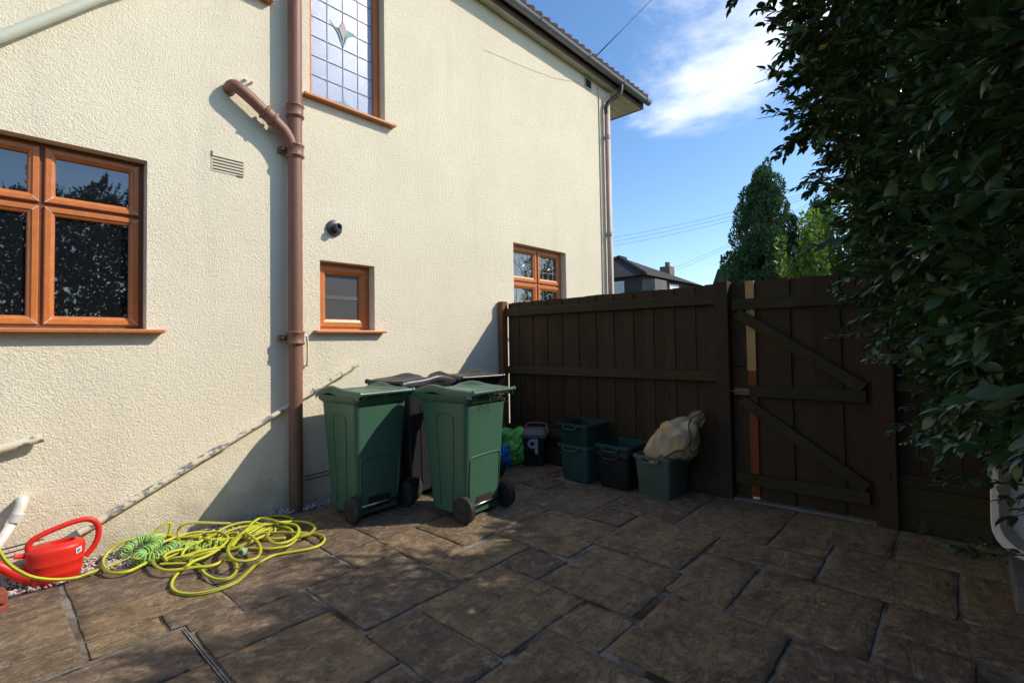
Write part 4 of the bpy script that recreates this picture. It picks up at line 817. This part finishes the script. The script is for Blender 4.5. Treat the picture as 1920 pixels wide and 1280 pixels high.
m = MB(); ax = catmull([(.72, 3.98, .05), (.78, 4.05, .07), (.86, 4.04, .08), (.89, 3.96, .06), (.82, 3.90, .05), (.76, 3.84, .04), (.80, 3.76, .04), (.88, 3.77, .05), (.95, 3.83, .05), (1.0, 3.76, .04), (1.08, 3.71, .035), (1.18, 3.69, .03)], 6)
def hel(ax, rad, turns, n=None):
    L_ = len(ax); out = []; tot = turns*14
    for q in range(tot+1):
        u = q/tot*(L_-1); i = min(int(u), L_-2); p = ax[i].lerp(ax[i+1], u-i); t = (ax[min(i+2, L_-1)]-ax[max(i-1, 0)]).normalized(); a = t.cross(Vector((0, 0, 1))).normalized(); b = a.cross(t); th = 2*pi*q/14
        rr_ = rad*(1+.15*sin(q*.13)); out.append(p+rr_*(cos(th)*a+sin(th)*b)+Vector((0, 0, max(0, rr_-p.z+.008))))
    return out
m.tube(hel(ax[:50], .031, 44), .0046, 6); m.tube(hel(ax[48:], .031, 9), .0046, 6); m.build('coil', M['spiral'], spiral, smooth=True)
m = MB(); T = Matrix.Translation((1.235, 3.455, .03)) @ Vector((-.7, -.6, .1)).normalized().to_track_quat('Z', 'Y').to_matrix().to_4x4()
m.lathe([(.012, -.04), (.016, -.03), (.016, -.01), (.024, -.006), (.026, .0), (.026, .022), (.022, .03), (.012, .03), (.012, .01)], 14, T); cn = m.build('hose_connector', M['connector'], autos=40); tag(cn, 'pale green plastic hose connector lying among the yellow loops', 'hose connector')
m = MB(); T = Matrix.Translation((.845, 3.70, .03)) @ Vector((.2, -.9, .2)).normalized().to_track_quat('Z', 'Y').to_matrix().to_4x4()

# ================================================================== PALE TUB under the hedge
tb = thing('plastic_tub', 'pale pinkish white plastic tub on its side under the hedge, at the right edge', 'plastic tub', (3.62, -.28, .0))
def rr3(hw, h0, h1, r, d, n=6):   # rounded outline in local (u, z), depth d
    o = []
    for cx, cz, a0 in ((hw-r, h1-r, 0), (-hw+r, h1-r, 90), (-hw+r, h0+r, 180), (hw-r, h0+r, 270)):
        for i in range(n+1): a = R(a0+90*i/n); o.append(Vector((d, cx+r*cos(a), cz+r*sin(a))))
    return o
m = MB(); m.loops([rr3(.235, .02, .72, .13, .20), rr3(.26, .0, .745, .15, .0), rr3(.275, -.015, .76, .155, -.012), rr3(.268, -.008, .753, .15, -.022), rr3(.243, .02, .727, .135, -.018), rr3(.23, .03, .715, .13, .02), rr3(.21, .05, .70, .12, .16)]); m.build('shell', M['tub'], tb, local=True, autos=60)
tb.rotation_euler = (0, R(14), R(-6)); tb.location = (3.52, -.36, .23)
st = MB(); st.box(3.40, 3.85, -.62, -.16, .0, .13); tag(st.build('concrete_block', M['concrete'], bevel=.01), 'low grey concrete block that the pale tub rests on beneath the hedge', 'concrete block')
lf = []
for k, (x, y) in enumerate(((4.22, .20), (3.90, .0), (1.95, 2.9), (2.9, .55))):
    m = MB(); m.add([(-.02, 0, 0), (-.006, .010, .004), (.010, .009, .005), (.022, 0, .001), (.010, -.009, .004), (-.006, -.010, .003)], [(0, 1, 2, 3), (0, 3, 4, 5)]); m.v += [(v[0], v[1], v[2]-.0006) for v in m.v]; m.f += [(9, 8, 7, 6), (11, 10, 9, 6)]
    o = m.build('fallen_leaf', M['leafy']); o.location = (x, y, .006); o.rotation_euler = (0, 0, k*1.3); tag(o, ('small yellowed fallen leaf just right of the gate post foot', 'small yellowed fallen leaf on the paving before the side fence', 'small yellowed fallen leaf between the two green bins', 'small yellowed fallen leaf out on the open dark paving')[k], 'leaf', 'fallen leaves on the paving')

# ================================================================== BEYOND THE FENCE
def foliage(name, cents, n, size, mat, par, seed, aspect=2.2, up=.4, dup=None):
    """leaf-sized blades spread over clumps; cents: (x,y,z,rx,ry,rz)"""
    r = np.random.default_rng(seed); C = np.array(cents, float); wts = C[:, 3]*C[:, 5]; wts = wts/wts.sum(); idx = r.choice(len(C), n, p=wts)
    d = r.normal(size=(n, 3)); d /= np.linalg.norm(d, axis=1)[:, None]; rad = r.uniform(.45, 1.06, n)**.6; c = C[idx, :3]+d*C[idx, 3:6]*rad[:, None]
    ax = d*1.0+r.normal(size=(n, 3))*.55; ax[:, 2] += up; ax /= np.linalg.norm(ax, axis=1)[:, None]; sd = np.cross(ax, r.normal(size=(n, 3))); sd /= np.linalg.norm(sd, axis=1)[:, None]
    L_ = (size*r.uniform(.6, 1.5, n))[:, None]; Wd = L_/aspect
    P = np.stack([c-ax*L_*.5, c+sd*Wd*.5, c+ax*L_*.5, c-sd*Wd*.5], 1); fast(name, P.reshape(-1, 3), np.arange(n*4).reshape(n, 4), mat, par)
def fast(name, V, F, mat, par=None, smooth=False):
    me = bpy.data.meshes.new(name); k = F.shape[1]; me.vertices.add(len(V)); me.loops.add(F.size); me.polygons.add(len(F))
    o = bpy.data.objects.new(name, me); COL.objects.link(o)
    if par is not None: o.parent = par; p = org(par); V = V-np.array([p.x, p.y, p.z])
    me.vertices.foreach_set('co', V.astype(np.float32).ravel()); me.loops.foreach_set('vertex_index', F.astype(np.int32).ravel()); me.polygons.foreach_set('loop_start', np.arange(0, F.size, k, dtype=np.int32)); me.polygons.foreach_set('loop_total', np.full(len(F), k, dtype=np.int32)) if False else None
    if smooth: me.polygons.foreach_set('use_smooth', [True]*len(F))
    me.materials.append(mat); me.update(calc_edges=True); me.validate(); return o
def pol(az, dist): return dist*cos(R(az)), dist*sin(R(az))
def conifer(az, dist, H, Rb, label, seed, n, brown=True):
    x, y = pol(az, dist); t = thing('conifer', label, 'tree', (x, y, -.08)); rr = random.Random(seed)
    m = MB(); m.tube([(x, y, -.1), (x+.05, y, H*.5), (x, y+.05, H*.95)], [.16, .09, .02], 10); m.build('trunk', M['bark'], t, smooth=True)
    cs = []
    k = 0
    while k < 110:
        h = rr.uniform(.05, .99); lim = Rb*((1-h)**.78)*(1.0 if h > .12 else .85); a = rr.uniform(0, 2*pi); q = lim*rr.uniform(.35, .95); s_ = (.20+.38*(1-h))*rr.uniform(.6, 1.2); z = h*H
        cs.append((x+q*cos(a), y+q*sin(a), z, s_*.8, s_*.8, s_*1.15)); k += 1
    for a in range(6): cs.append((x+rr.uniform(-.12, .12), y+rr.uniform(-.12, .12), H*(.9+.02*a), .09, .09, .22))
    foliage('crown', cs, n, .064, M['conifer'], t, seed, 2.3, .9)
    if brown:
        bx = [(x-.35+rr.uniform(-.5, .3), y-.6+rr.uniform(-.3, .3), H*rr.uniform(.18, .36), .28, .28, .22) for _ in range(7)]; foliage('dead_foliage', bx, int(n*.06), .06, M['conbrown'], t, seed+5, 3, .3)
    return t
conifer(14.8, 12.0, 5.05, 1.8, 'tall dark bushy conifer rising behind the gate, brown inside low down', 3, 140000)
conifer(9.9, 12.3, 4.2, 1.15, 'smaller conifer just right of the tall one', 9, 60000)
x, y = pol(5.9, 10.5); sh_ = thing('light_shrub', 'bright yellow-green shrub with upright shoots right of the conifers', 'shrub', (x, y, -.08))
m = MB(); rr = random.Random(4); cs = []; st_ = []
for k in range(60):
    a = rr.uniform(0, 2*pi); q = rr.uniform(0, 1.25); bx, by = x+q*cos(a)*.9, y+q*sin(a)*1.15; h = rr.uniform(3.0, 4.05)*(1-.12*q); lean = Vector((rr.uniform(-.2, .2), rr.uniform(-.2, .2), 0)); st_.append(([(bx*.5+x*.5, by*.5+y*.5, 0), (bx, by, h*.55), (bx+lean.x, by+lean.y, h)]))
    m.tube(st_[-1], [.02, .012, .004], 5)
    for z in range(9): u = .3+.7*z/8; cs.append((bx+lean.x*max(0, (u-.55)*2), by+lean.y*max(0, (u-.55)*2), h*u, .11, .11, .17))
m.build('stem', M['bark'], sh_, smooth=True); foliage('crown', cs, 34000, .068, M['shrub'], sh_, 31, 1.9, 1.1)
bx, by = 5.55, -1.1; lb = thing('shade_shrub', 'dense dark shrub added beyond the side fence to shade the paving', 'shrub', (bx, by, -.08)); cs = []  # mostly hidden shrub, added and sized to keep sun off the paving
for k in range(120):
    h = rr.uniform(.1, 1); a = rr.uniform(0, 2*pi); q = rr.uniform(0, 1)*(1 if h < .8 else .7); cs.append((bx+q*.85*cos(a), by+q*1.0*sin(a), h*3.4, .28, .28, .28))
m = MB()
for k in range(7): a = k*.9; m.tube([(bx, by, -.1), (bx+.3*cos(a), by+.3*sin(a), 1.4), (bx+.7*cos(a), by+.8*sin(a), 2.7)], [.05, .03, .01], 7)
m.build('stem', M['bark'], lb, smooth=True); foliage('crown', cs, 34000, .08, M['hleaf'], lb, 77, 1.9, .5)
# far houses
def pitched(o, name, pts, faces, mat): m = MB(); m.add(pts, faces); return m.build(name, M[mat], o)
fh = thing('far_house', 'distant grey hipped-roof house with hung tiles seen left over the fence', 'house', (27, 16, 0))
x0, x1, y0, y1, ze = 25.0, 32.5, 12.8, 19.4, 5.05
pitched(fh, 'wall', [(x0, y0, 0), (x1, y0, 0), (x1, y1, 0), (x0, y1, 0), (x0, y0, ze), (x1, y0, ze), (x1, y1, ze), (x0, y1, ze)], [(0, 1, 5, 4), (1, 2, 6, 5), (2, 3, 7, 6), (3, 0, 4, 7)], 'hung')
e_ = .35; zr = 6.75; pitched(fh, 'roof', [(x0-e_, y0-e_, ze-.1), (x1+e_, y0-e_, ze-.1), (x1+e_, y1+e_, ze-.1), (x0-e_, y1+e_, ze-.1), (x0+3.3, 16.1, zr), (x1-3.3, 16.1, zr)], [(0, 1, 5, 4), (1, 2, 5), (2, 3, 4, 5), (3, 0, 4), (3, 2, 1, 0)], 'ftile')
m = MB(); 
for a, b in (((x0-e_, y0-e_, ze-.06), (x0+3.3, 16.1, zr+.04)), ((x0-e_, y1+e_, ze-.06), (x0+3.3, 16.1, zr+.04)), ((x0+3.3, 16.1, zr+.04), (x1-3.3, 16.1, zr+.04))): m.tube([a, b], .11, 7)
m.build('hip_tiles', M['ftile'], fh, smooth=True)
m = MB(); m.box(x0-.05, x0+1.4, y0-.75, y0-.003, 2, ze-.35); m.build('bay', M['hungp'], fh)
for (ya, yb) in ((13.9, 15.0), (16.3, 17.4)):
    m = MB(); m.box(x0-.08, x0-.002, ya, yb, 3.6, 4.75); wf = m.build('window', M['wframe'], fh); m = MB(); m.box(x0-.10, x0-.081, ya+.12, yb-.12, 3.75, 4.6); p = m.build('pane', M['glass'], None); p.parent = wf; p.location = -org(wf)
m = MB(); m.box(28.3, 29.6, y0-.07, y0-.002, 3.5, 4.75); wf = m.build('window', M['wframe'], fh)
m = MB(); m.box(31.6, 32.35, 14.2, 14.9, 5.0, 6.35); m.tube([(31.95, 14.5, 6.3), (31.95, 14.5, 6.65)], .16, 10); m.build('chimney', M['fwall'], fh)
m = MB(); m.box(27.3, 28.1, 16.9, 17.5, 5.8, 7.5); m.build('chimney', M['fwall'], fh)
f3 = thing('tile_hung_house', 'sliver of a dark tile-hung house beside the tall conifer', 'house', (24, 8, 0))
x0, x1, y0, y1 = 22, 28, 5.0, 8.15
pitched(f3, 'wall', [(x0, y0, 0), (x1, y0, 0), (x1, y1, 0), (x0, y1, 0), (x0, y0, 3.2), (x1, y0, 3.2), (x1, y1, 3.2), (x0, y1, 3.2)], [(0, 1, 5, 4), (1, 2, 6, 5), (2, 3, 7, 6), (3, 0, 4, 7)], 'hung')
pitched(f3, 'roof', [(x0, y0, 3.2), (x1, y0, 3.2), (x1, y1, 3.2), (x0, y1, 3.2), (x0+.25, y0+.4, 4.45), (x1, y0+.4, 4.45), (x1, y1-.35, 4.45), (x0+.25, y1-.35, 4.45), (x0+1.4, 6.5, 5.3), (x1, 6.5, 5.3)], [(0, 1, 5, 4), (3, 0, 4, 7), (2, 3, 7, 6), (1, 2, 6, 9, 5), (4, 5, 9, 8), (7, 4, 8), (6, 7, 8, 9)], 'ftile')
m = MB(); m.box(x0-.12, x0-.02, y1-1.05, y1-.85, 3.0, 4.1); m.build('downpipe', M['wframe'], f3)
# pole and wires
px2, py2 = pol(9.0, 40); pole = thing('utility_pole', 'wooden utility pole top behind the shrub carrying the wires', 'utility pole', (px2, py2, 0))
m = MB(); m.tube([(px2, py2, 0), (px2, py2, 11.65)], [.13, .09], 10); m.build('shaft', M['bark'], pole, smooth=True); m = MB(); m.box(px2-.5, px2+.5, py2-.06, py2+.06, 11.2, 11.35); m.build('cross_arm', M['bark'], pole)
def wire(a, b, sag, label, r=.012, group=None):
    a, b = Vector(a), Vector(b); P = [a.lerp(b, t/14)-Vector((0, 0, sag*4*(t/14)*(1-t/14))) for t in range(15)]; m = MB(); m.tube(P, r, 4); o = m.build('telephone_wire', M['cable'], smooth=True); tag(o, label, 'wire', group); return o
def at(az, sl, d): x, y = pol(az, d); return (x, y, 1.33+sl*d)
for k in range(3): wire(at(9.0, .2583-.004*k, 40), at(30.9, .205-.008*k, 46), .25+.05*k, ('topmost', 'middle', 'lowest')[k]+' of the three thin wires running from the pole to the house corner', .011, 'wires from the pole')
for k in range(2): wire(at(9.2, .248-.004*k, 40), at(24.6, .135-.006*k, 52), .3, ('upper', 'lower')[k]+' of the two wires sloping down from the pole to the distant house roof', .010, 'wires to the far house')
wire((6.28, 4.03, 5.50), (27.5, 5.2, 26.5), .3, 'dark cable rising from the eaves of the house into the sky', .009)
# ================================================================== HEDGE
hedge = thing('hedge', 'tall dense dark green privet hedge filling the right side', 'hedge', (1.5, -1.0, 0))
def leaf_proto(L_=.046, Wd=.024, fold=.25, droop=.12):
    ys = [(0, 0), (.33, .5), (.68, .40), (1, 0)]
    V = [(0, 0, 0)]
    for (u, hw) in ys[1:3]: z = -droop*L_*u*u; V += [(-hw*Wd, u*L_, z+fold*hw*Wd), (0, u*L_, z), (hw*Wd, u*L_, z+fold*hw*Wd)]
    V.append((0, L_, -droop*L_)); F = [(0, 2, 1, 1), (0, 3, 2, 2), (1, 2, 5, 4), (2, 3, 6, 5), (4, 5, 7, 7), (5, 6, 7, 7)]
    T = [(0, 2, 1), (0, 3, 2), (1, 2, 5), (1, 5, 4), (2, 3, 6), (2, 6, 5), (4, 5, 7), (5, 6, 7)]; return np.array(V, float), np.array(T)
LV, LT = leaf_proto()
def leaf_fine(L_=.046, Wd=.024):      # smoother outline for leaves near the viewpoint
    V = [(0, 0, 0)]; T = []
    for (u, hw) in ((.14, .27), (.35, .49), (.60, .48), (.82, .27)): z = -.16*L_*u*u; V += [(-hw*Wd, u*L_, z+.3*hw*Wd), (0, u*L_, z), (hw*Wd, u*L_, z+.3*hw*Wd)]
    V.append((0, L_, -.18*L_)); T = [(0, 2, 1), (0, 3, 2)]
    for k in range(3): a = 1+3*k; T += [(a, a+1, a+4), (a, a+4, a+3), (a+1, a+2, a+5), (a+1, a+5, a+4)]
    T += [(10, 11, 13), (11, 12, 13)]; return np.array(V, float), np.array(T)
LV2, LT2 = leaf_fine()
def twig(rr, nodes=8, step=.023):
    """returns stem points and a list of leaf frames (pos, dir, normal, scale)"""
    p = np.zeros(3); d = np.array([0, 1., 0]); pts = [p.copy()]; leaves = []; bend = np.array([rr.normal(0, .05), 0, rr.normal(.0, .07)]); rot = rr.uniform(0, pi)
    for i in range(nodes):
        d = d+bend+rr.normal(0, .04, 3); d /= np.linalg.norm(d); p = p+d*step*rr.uniform(.8, 1.2); pts.append(p.copy())
        for s in (-1, 1):
            sx = np.array([s*1.0, 0, 0])*cos(rot)*.8+np.array([0, 0, s*.55])*sin(rot); l = d*.75+sx*.9+rr.normal(0, .18, 3)+np.array([0, 0, -.15]); l /= np.linalg.norm(l)
            nn = np.array([0, 0, 1.])+rr.normal(0, .35, 3); nn -= l*nn.dot(l); nn /= np.linalg.norm(nn); sc = (.72+.28*sin(pi*(i+1)/nodes))*rr.uniform(.8, 1.2)*(.7 if i == nodes-1 else 1); leaves.append((p.copy(), l, nn, sc))
        rot += pi/2+rr.normal(0, .2)
    l = d; nn = np.array([0, 0, 1.]); nn -= l*nn.dot(l); nn /= np.linalg.norm(nn); leaves.append((p, l, nn, .8)); return np.array(pts), leaves
protos = [twig(rng, int(rng.integers(6, 12))) for _ in range(14)]
ZP = [-.1, .2, .6, 1.0, 1.4, 1.7, 2.1, 2.5, 3.0, 3.5]; YP = [-.52, -.42, -.34, -.12, .14, .20, .33, .45, .50, .38]
def yfront(X, z):
    y = np.interp(z, ZP, YP)
    return y*np.clip((X)/1.95, 0, 1.0)*.95 - np.interp(X, [-2, .3, .9, 1.6], [.75, .55, .16, 0.0]) 
def top(X): return np.interp(X, [-1.6, .2, 1.0, 1.9, 2.5, 4.3], [2.9, 3.0, 3.42, 3.3, 2.32, 2.5])+.18*np.sin(X*2.1+.5)+.12*np.sin(X*5.3)+.08*np.sin(X*11)
TW = []   # base pos, outward dir
r = rng
def bumpy(X, z): return .07*np.sin(X*5.1+z*2.3)+.05*np.sin(X*9.7-z*6.1+1)+.04*np.sin(z*13+X*3)
n_ = 0
while n_ < 7800:      # front face
    X = r.uniform(-1.6, 4.30); z = r.uniform(.25, 1)**1.0*3.6 if r.random() < .93 else r.uniform(.12, .6)
    if z > top(X): continue
    y = yfront(X, z)+bumpy(X, z)-abs(r.normal(0, .16))-.10
    if X > 3.2 and z < 1.0 and r.random() < .5: continue
    if (z < .8 and X < 2.4) or (z < .5 and X < 3.3): continue
    d = np.array([r.normal(0, .35)+(.25 if X < 2 else -.1), 1.0, r.normal(.05, .40)])
    q = np.array([X, y, z]); 
    if np.linalg.norm(q+d/np.linalg.norm(d)*.2-np.array([0, 0, 1.33])) < .62: continue
    TW.append((q, d)); n_ += 1
for _ in range(1700):      # top and back
    X = r.uniform(-1.6, 4.3); z = top(X)+r.normal(-.06, .07); y = r.uniform(-1.35, yfront(X, 3.3)); TW.append((np.array([X, y, z]), np.array([r.normal(0, .4), r.normal(0, .4), 1.0])))
for _ in range(1700):
    X = r.uniform(-1.6, 4.3); z = r.uniform(.1, 1)*top(X); TW.append((np.array([X, -1.3-abs(r.normal(0, .08)), z]), np.array([r.normal(0, .4), -1., r.normal(.2, .4)])))
for _ in range(2200):      # interior fill
    X = r.uniform(-1.5, 4.2); z = r.uniform(.15, 1)*(top(X)-.1); TW.append((np.array([X, r.uniform(-1.2, yfront(X, z)-.15), z]), r.normal(size=3)))
for _ in range(260):      # end face towards the fence
    z = r.uniform(.1, 1)*3.4; TW.append((np.array([4.22, r.uniform(-1.2, yfront(4.1, z)), z]), np.array([1, r.normal(0, .4), r.normal(0, .3)])))
# loose sprays that stand out of the outline (position, direction, twigs along them)
SPR = [((2.2, .36, 2.70), (-.45, .85, .10), 5), ((2.1, .35, 2.98), (-.3, .9, .15), 4), ((2.3, .38, 2.45), (-.2, .95, .0), 4), ((2.5, .38, 2.33), (-.55, .80, .02), 5), ((2.6, .36, 2.05), (-.3, .9, .0), 3), ((2.6, .22, 1.52), (-.4, .85, .05), 4), ((2.5, .18, 1.36), (-.35, .9, .05), 3), ((2.7, .2, 1.70), (-.2, .9, .1), 3), ((2.5, .02, 1.02), (-.4, .85, .02), 4), ((2.6, -.06, .78), (-.3, .9, -.02), 3), ((2.3, -.10, .62), (-.2, .9, -.05), 3), ((2.5, -.16, .20), (-.4, .8, .10), 4), ((2.75, -.2, .14), (-.3, .9, .05), 2)]
stems = MB()
for (p, d, k) in SPR:
    p = np.array(p); d = np.array(d)/np.linalg.norm(d); prev = p-d*.25
    stems.tube([tuple(prev), tuple(p), tuple(p+d*.06*k+np.array([0, 0, -.008*k]))], [.004, .003, .0012], 5)
    for q in range(k): TW.append((p+d*.05*(q-1)+np.array([0, 0, -.006*q]), d+r.normal(0, .22 if q < k-1 else .05, 3)))
Vs = []; cen = []; stemseg = []; FR = []
for (p, d) in TW:
    d = d/np.linalg.norm(d); upv = np.array([0, 0, 1.])+r.normal(0, .25, 3); sx = np.cross(d, upv); sx /= np.linalg.norm(sx); uz = np.cross(sx, d); Rm = np.stack([sx, d, uz], 1)
    pts, lv = protos[int(r.integers(len(protos)))]; sc = r.uniform(.64, .98); pw = p+(pts @ Rm.T)*sc
    
    if np.linalg.norm(pw[-1]-np.array([0, 0, 1.33])) > .95 and not (pw[-1][2] < np.interp(pw[-1][0], [0, 1.2, 2, 2.5, 3], [1.2, 1.0, .75, .3, .0]) and pw[-1][1] > -.8): stemseg.append(pw)
    for (lp, ld, ln, ls) in lv:
        c = p+Rm @ lp*sc; l = Rm @ ld; nn = Rm @ ln; s3 = np.cross(l, nn); B = np.stack([s3, l, nn], 1); Vs.append(c+(LV*(ls*sc)) @ B.T); cen.append(c+l*.02); FR.append((c, B, ls*sc))
nb = 20000; X = r.uniform(-1.6, 4.25, nb); Z = r.uniform(.03, .99, nb)*(top(X)-.08); Yb = r.uniform(0, 1, nb); Y = -1.25+(yfront(X, Z)-.42-.25*(Z < .7)+1.25)*Yb   # oversized leaves added deep inside to stop sun leaking through
for c in np.stack([X, Y, Z], 1):
    if np.linalg.norm(c-np.array([0, 0, 1.33])) < 1.5 and c[1] > -.75: continue
    l = r.normal(size=3); l /= np.linalg.norm(l); nn = np.cross(l, r.normal(size=3)); nn /= np.linalg.norm(nn); B = np.stack([np.cross(l, nn), l, nn], 1); Vs.append(c+(LV*1.9) @ B.T); cen.append(c); FR.append((c, B, 1.9))
Vs = np.array(Vs); cen = np.array(cen)
# individual leaves: the 300 that show largest from the patio side
cp = np.array([0, 0, 1.33]); rel = cen-cp; Mx = np.array([[rt2.x, rt2.y, rt2.z], [up2.x, up2.y, up2.z], [fw.x, fw.y, fw.z]]); q = rel @ Mx.T; dep = q[:, 2]; u = q[:, 0]/np.maximum(dep, .01); v = q[:, 1]/np.maximum(dep, .01)
nrm_ = np.cross(Vs[:, 7]-Vs[:, 0], Vs[:, 3]-Vs[:, 1]); area = np.abs((nrm_*rel).sum(1))/np.maximum(dep, .1)**3
keep = ~((cen[:, 2] < np.interp(cen[:, 0], [0, 1.2, 2, 2.5, 3], [1.2, 1.0, .75, .3, .0])) & (cen[:, 1] > -.75)) & ~((np.linalg.norm(rel, axis=1) < .95) & (cen[:, 1] > -.6)); inside = keep & (dep > .3) & (np.abs(u) < 1.02) & (v > -.66) & (v < .70)
cell = {}
for i in np.where(inside)[0]:   # roughly the frontmost leaf of each small direction cell
    kx = (int(u[i]*62), int(v[i]*62))
    if kx not in cell or dep[i] < dep[cell[kx]]: cell[kx] = i
front = np.array(sorted(cell.values(), key=lambda i: -area[i])[:298])
mask = keep.copy(); mask[front] = False
leafme = {}
for i in front:
    me = bpy.data.meshes.new('leaf'); c = cen[i]; B_ = FR[i]; me.from_pydata([tuple(a) for a in (B_[0]+(LV2*B_[2]) @ B_[1].T-c)], [], [tuple(t) for t in LT2.tolist()]); me.materials.append(M['hleaf']); me.polygons.foreach_set('use_smooth', [True]*len(LT2))
    o = bpy.data.objects.new('leaf', me); COL.objects.link(o); o.parent = hedge; o.location = Vector(c)-hedge.location
near = mask & (dep > 0) & (np.linalg.norm(rel, axis=1) < 2.3) & inside; mask &= ~near; ni = np.where(near)[0]; NV = np.concatenate([FR[i][0]+(LV2*FR[i][2]) @ FR[i][1].T for i in ni]); NF = (LT2[None]+(np.arange(len(ni))*14)[:, None, None]).reshape(-1, 3)
tag(fast('near_foliage', NV, NF, M['hleaf'], hedge, smooth=True), kind='stuff')
rest = Vs[mask]; F = (LT[None]+(np.arange(len(rest))*8)[:, None, None]).reshape(-1, 3)
fo = fast('foliage', rest.reshape(-1, 3), F, M['hleaf'], hedge, smooth=True); tag(fo, kind='stuff')
# twigs (thin three-sided stems) joined
tv = []; tf = []; b = 0
for pw in stemseg:
    k = len(pw)
    for i, p in enumerate(pw):
        rr_ = .0016*(1-.6*i/k); tv += [(p[0]+rr_, p[1], p[2]-rr_), (p[0]-rr_, p[1], p[2]-rr_), (p[0], p[1], p[2]+rr_)]
    for i in range(k-1):
        a = b+i*3; c = a+3
        for j in range(3): tf.append((a+j, a+(j+1) % 3, c+(j+1) % 3, c+j))
    b += 3*k
tag(fast('twigs', np.array(tv), np.array(tf), M['twig'], hedge), kind='stuff')
rr = random.Random(8)
for k in range(34):
    X = rr.uniform(-1.4, 4.1); y0 = rr.uniform(-.95, -.55)
    for j in range(3): z = rr.uniform(.2, 2.6); e = (X+rr.uniform(-.3, .3), min(yfront(X, z+.5), .4)-.12+rr.uniform(-.2, .05), min(z+rr.uniform(.3, .9), 3.3)); stems.tube(catmull([(X, y0, max(.05, z-.3)), (X+rr.uniform(-.1, .1), (y0+e[1])/2, z+.1), e], 4), [.008]*4+[.006]*4+[.003], 6)
    stems.tube([(X, y0, -.02), (X+rr.uniform(-.1, .1), y0, 1.3), (X+rr.uniform(-.2, .2), y0, 3.1)], [.022, .016, .006], 7)
tag(stems.build('branches', M['twig'], hedge, smooth=True), kind='stuff')
m = MB(); m.box(-3, 4.38, -1.75, -.30, -.03, .012); tag(m.build('soil_bed', M['soil']), kind='structure')
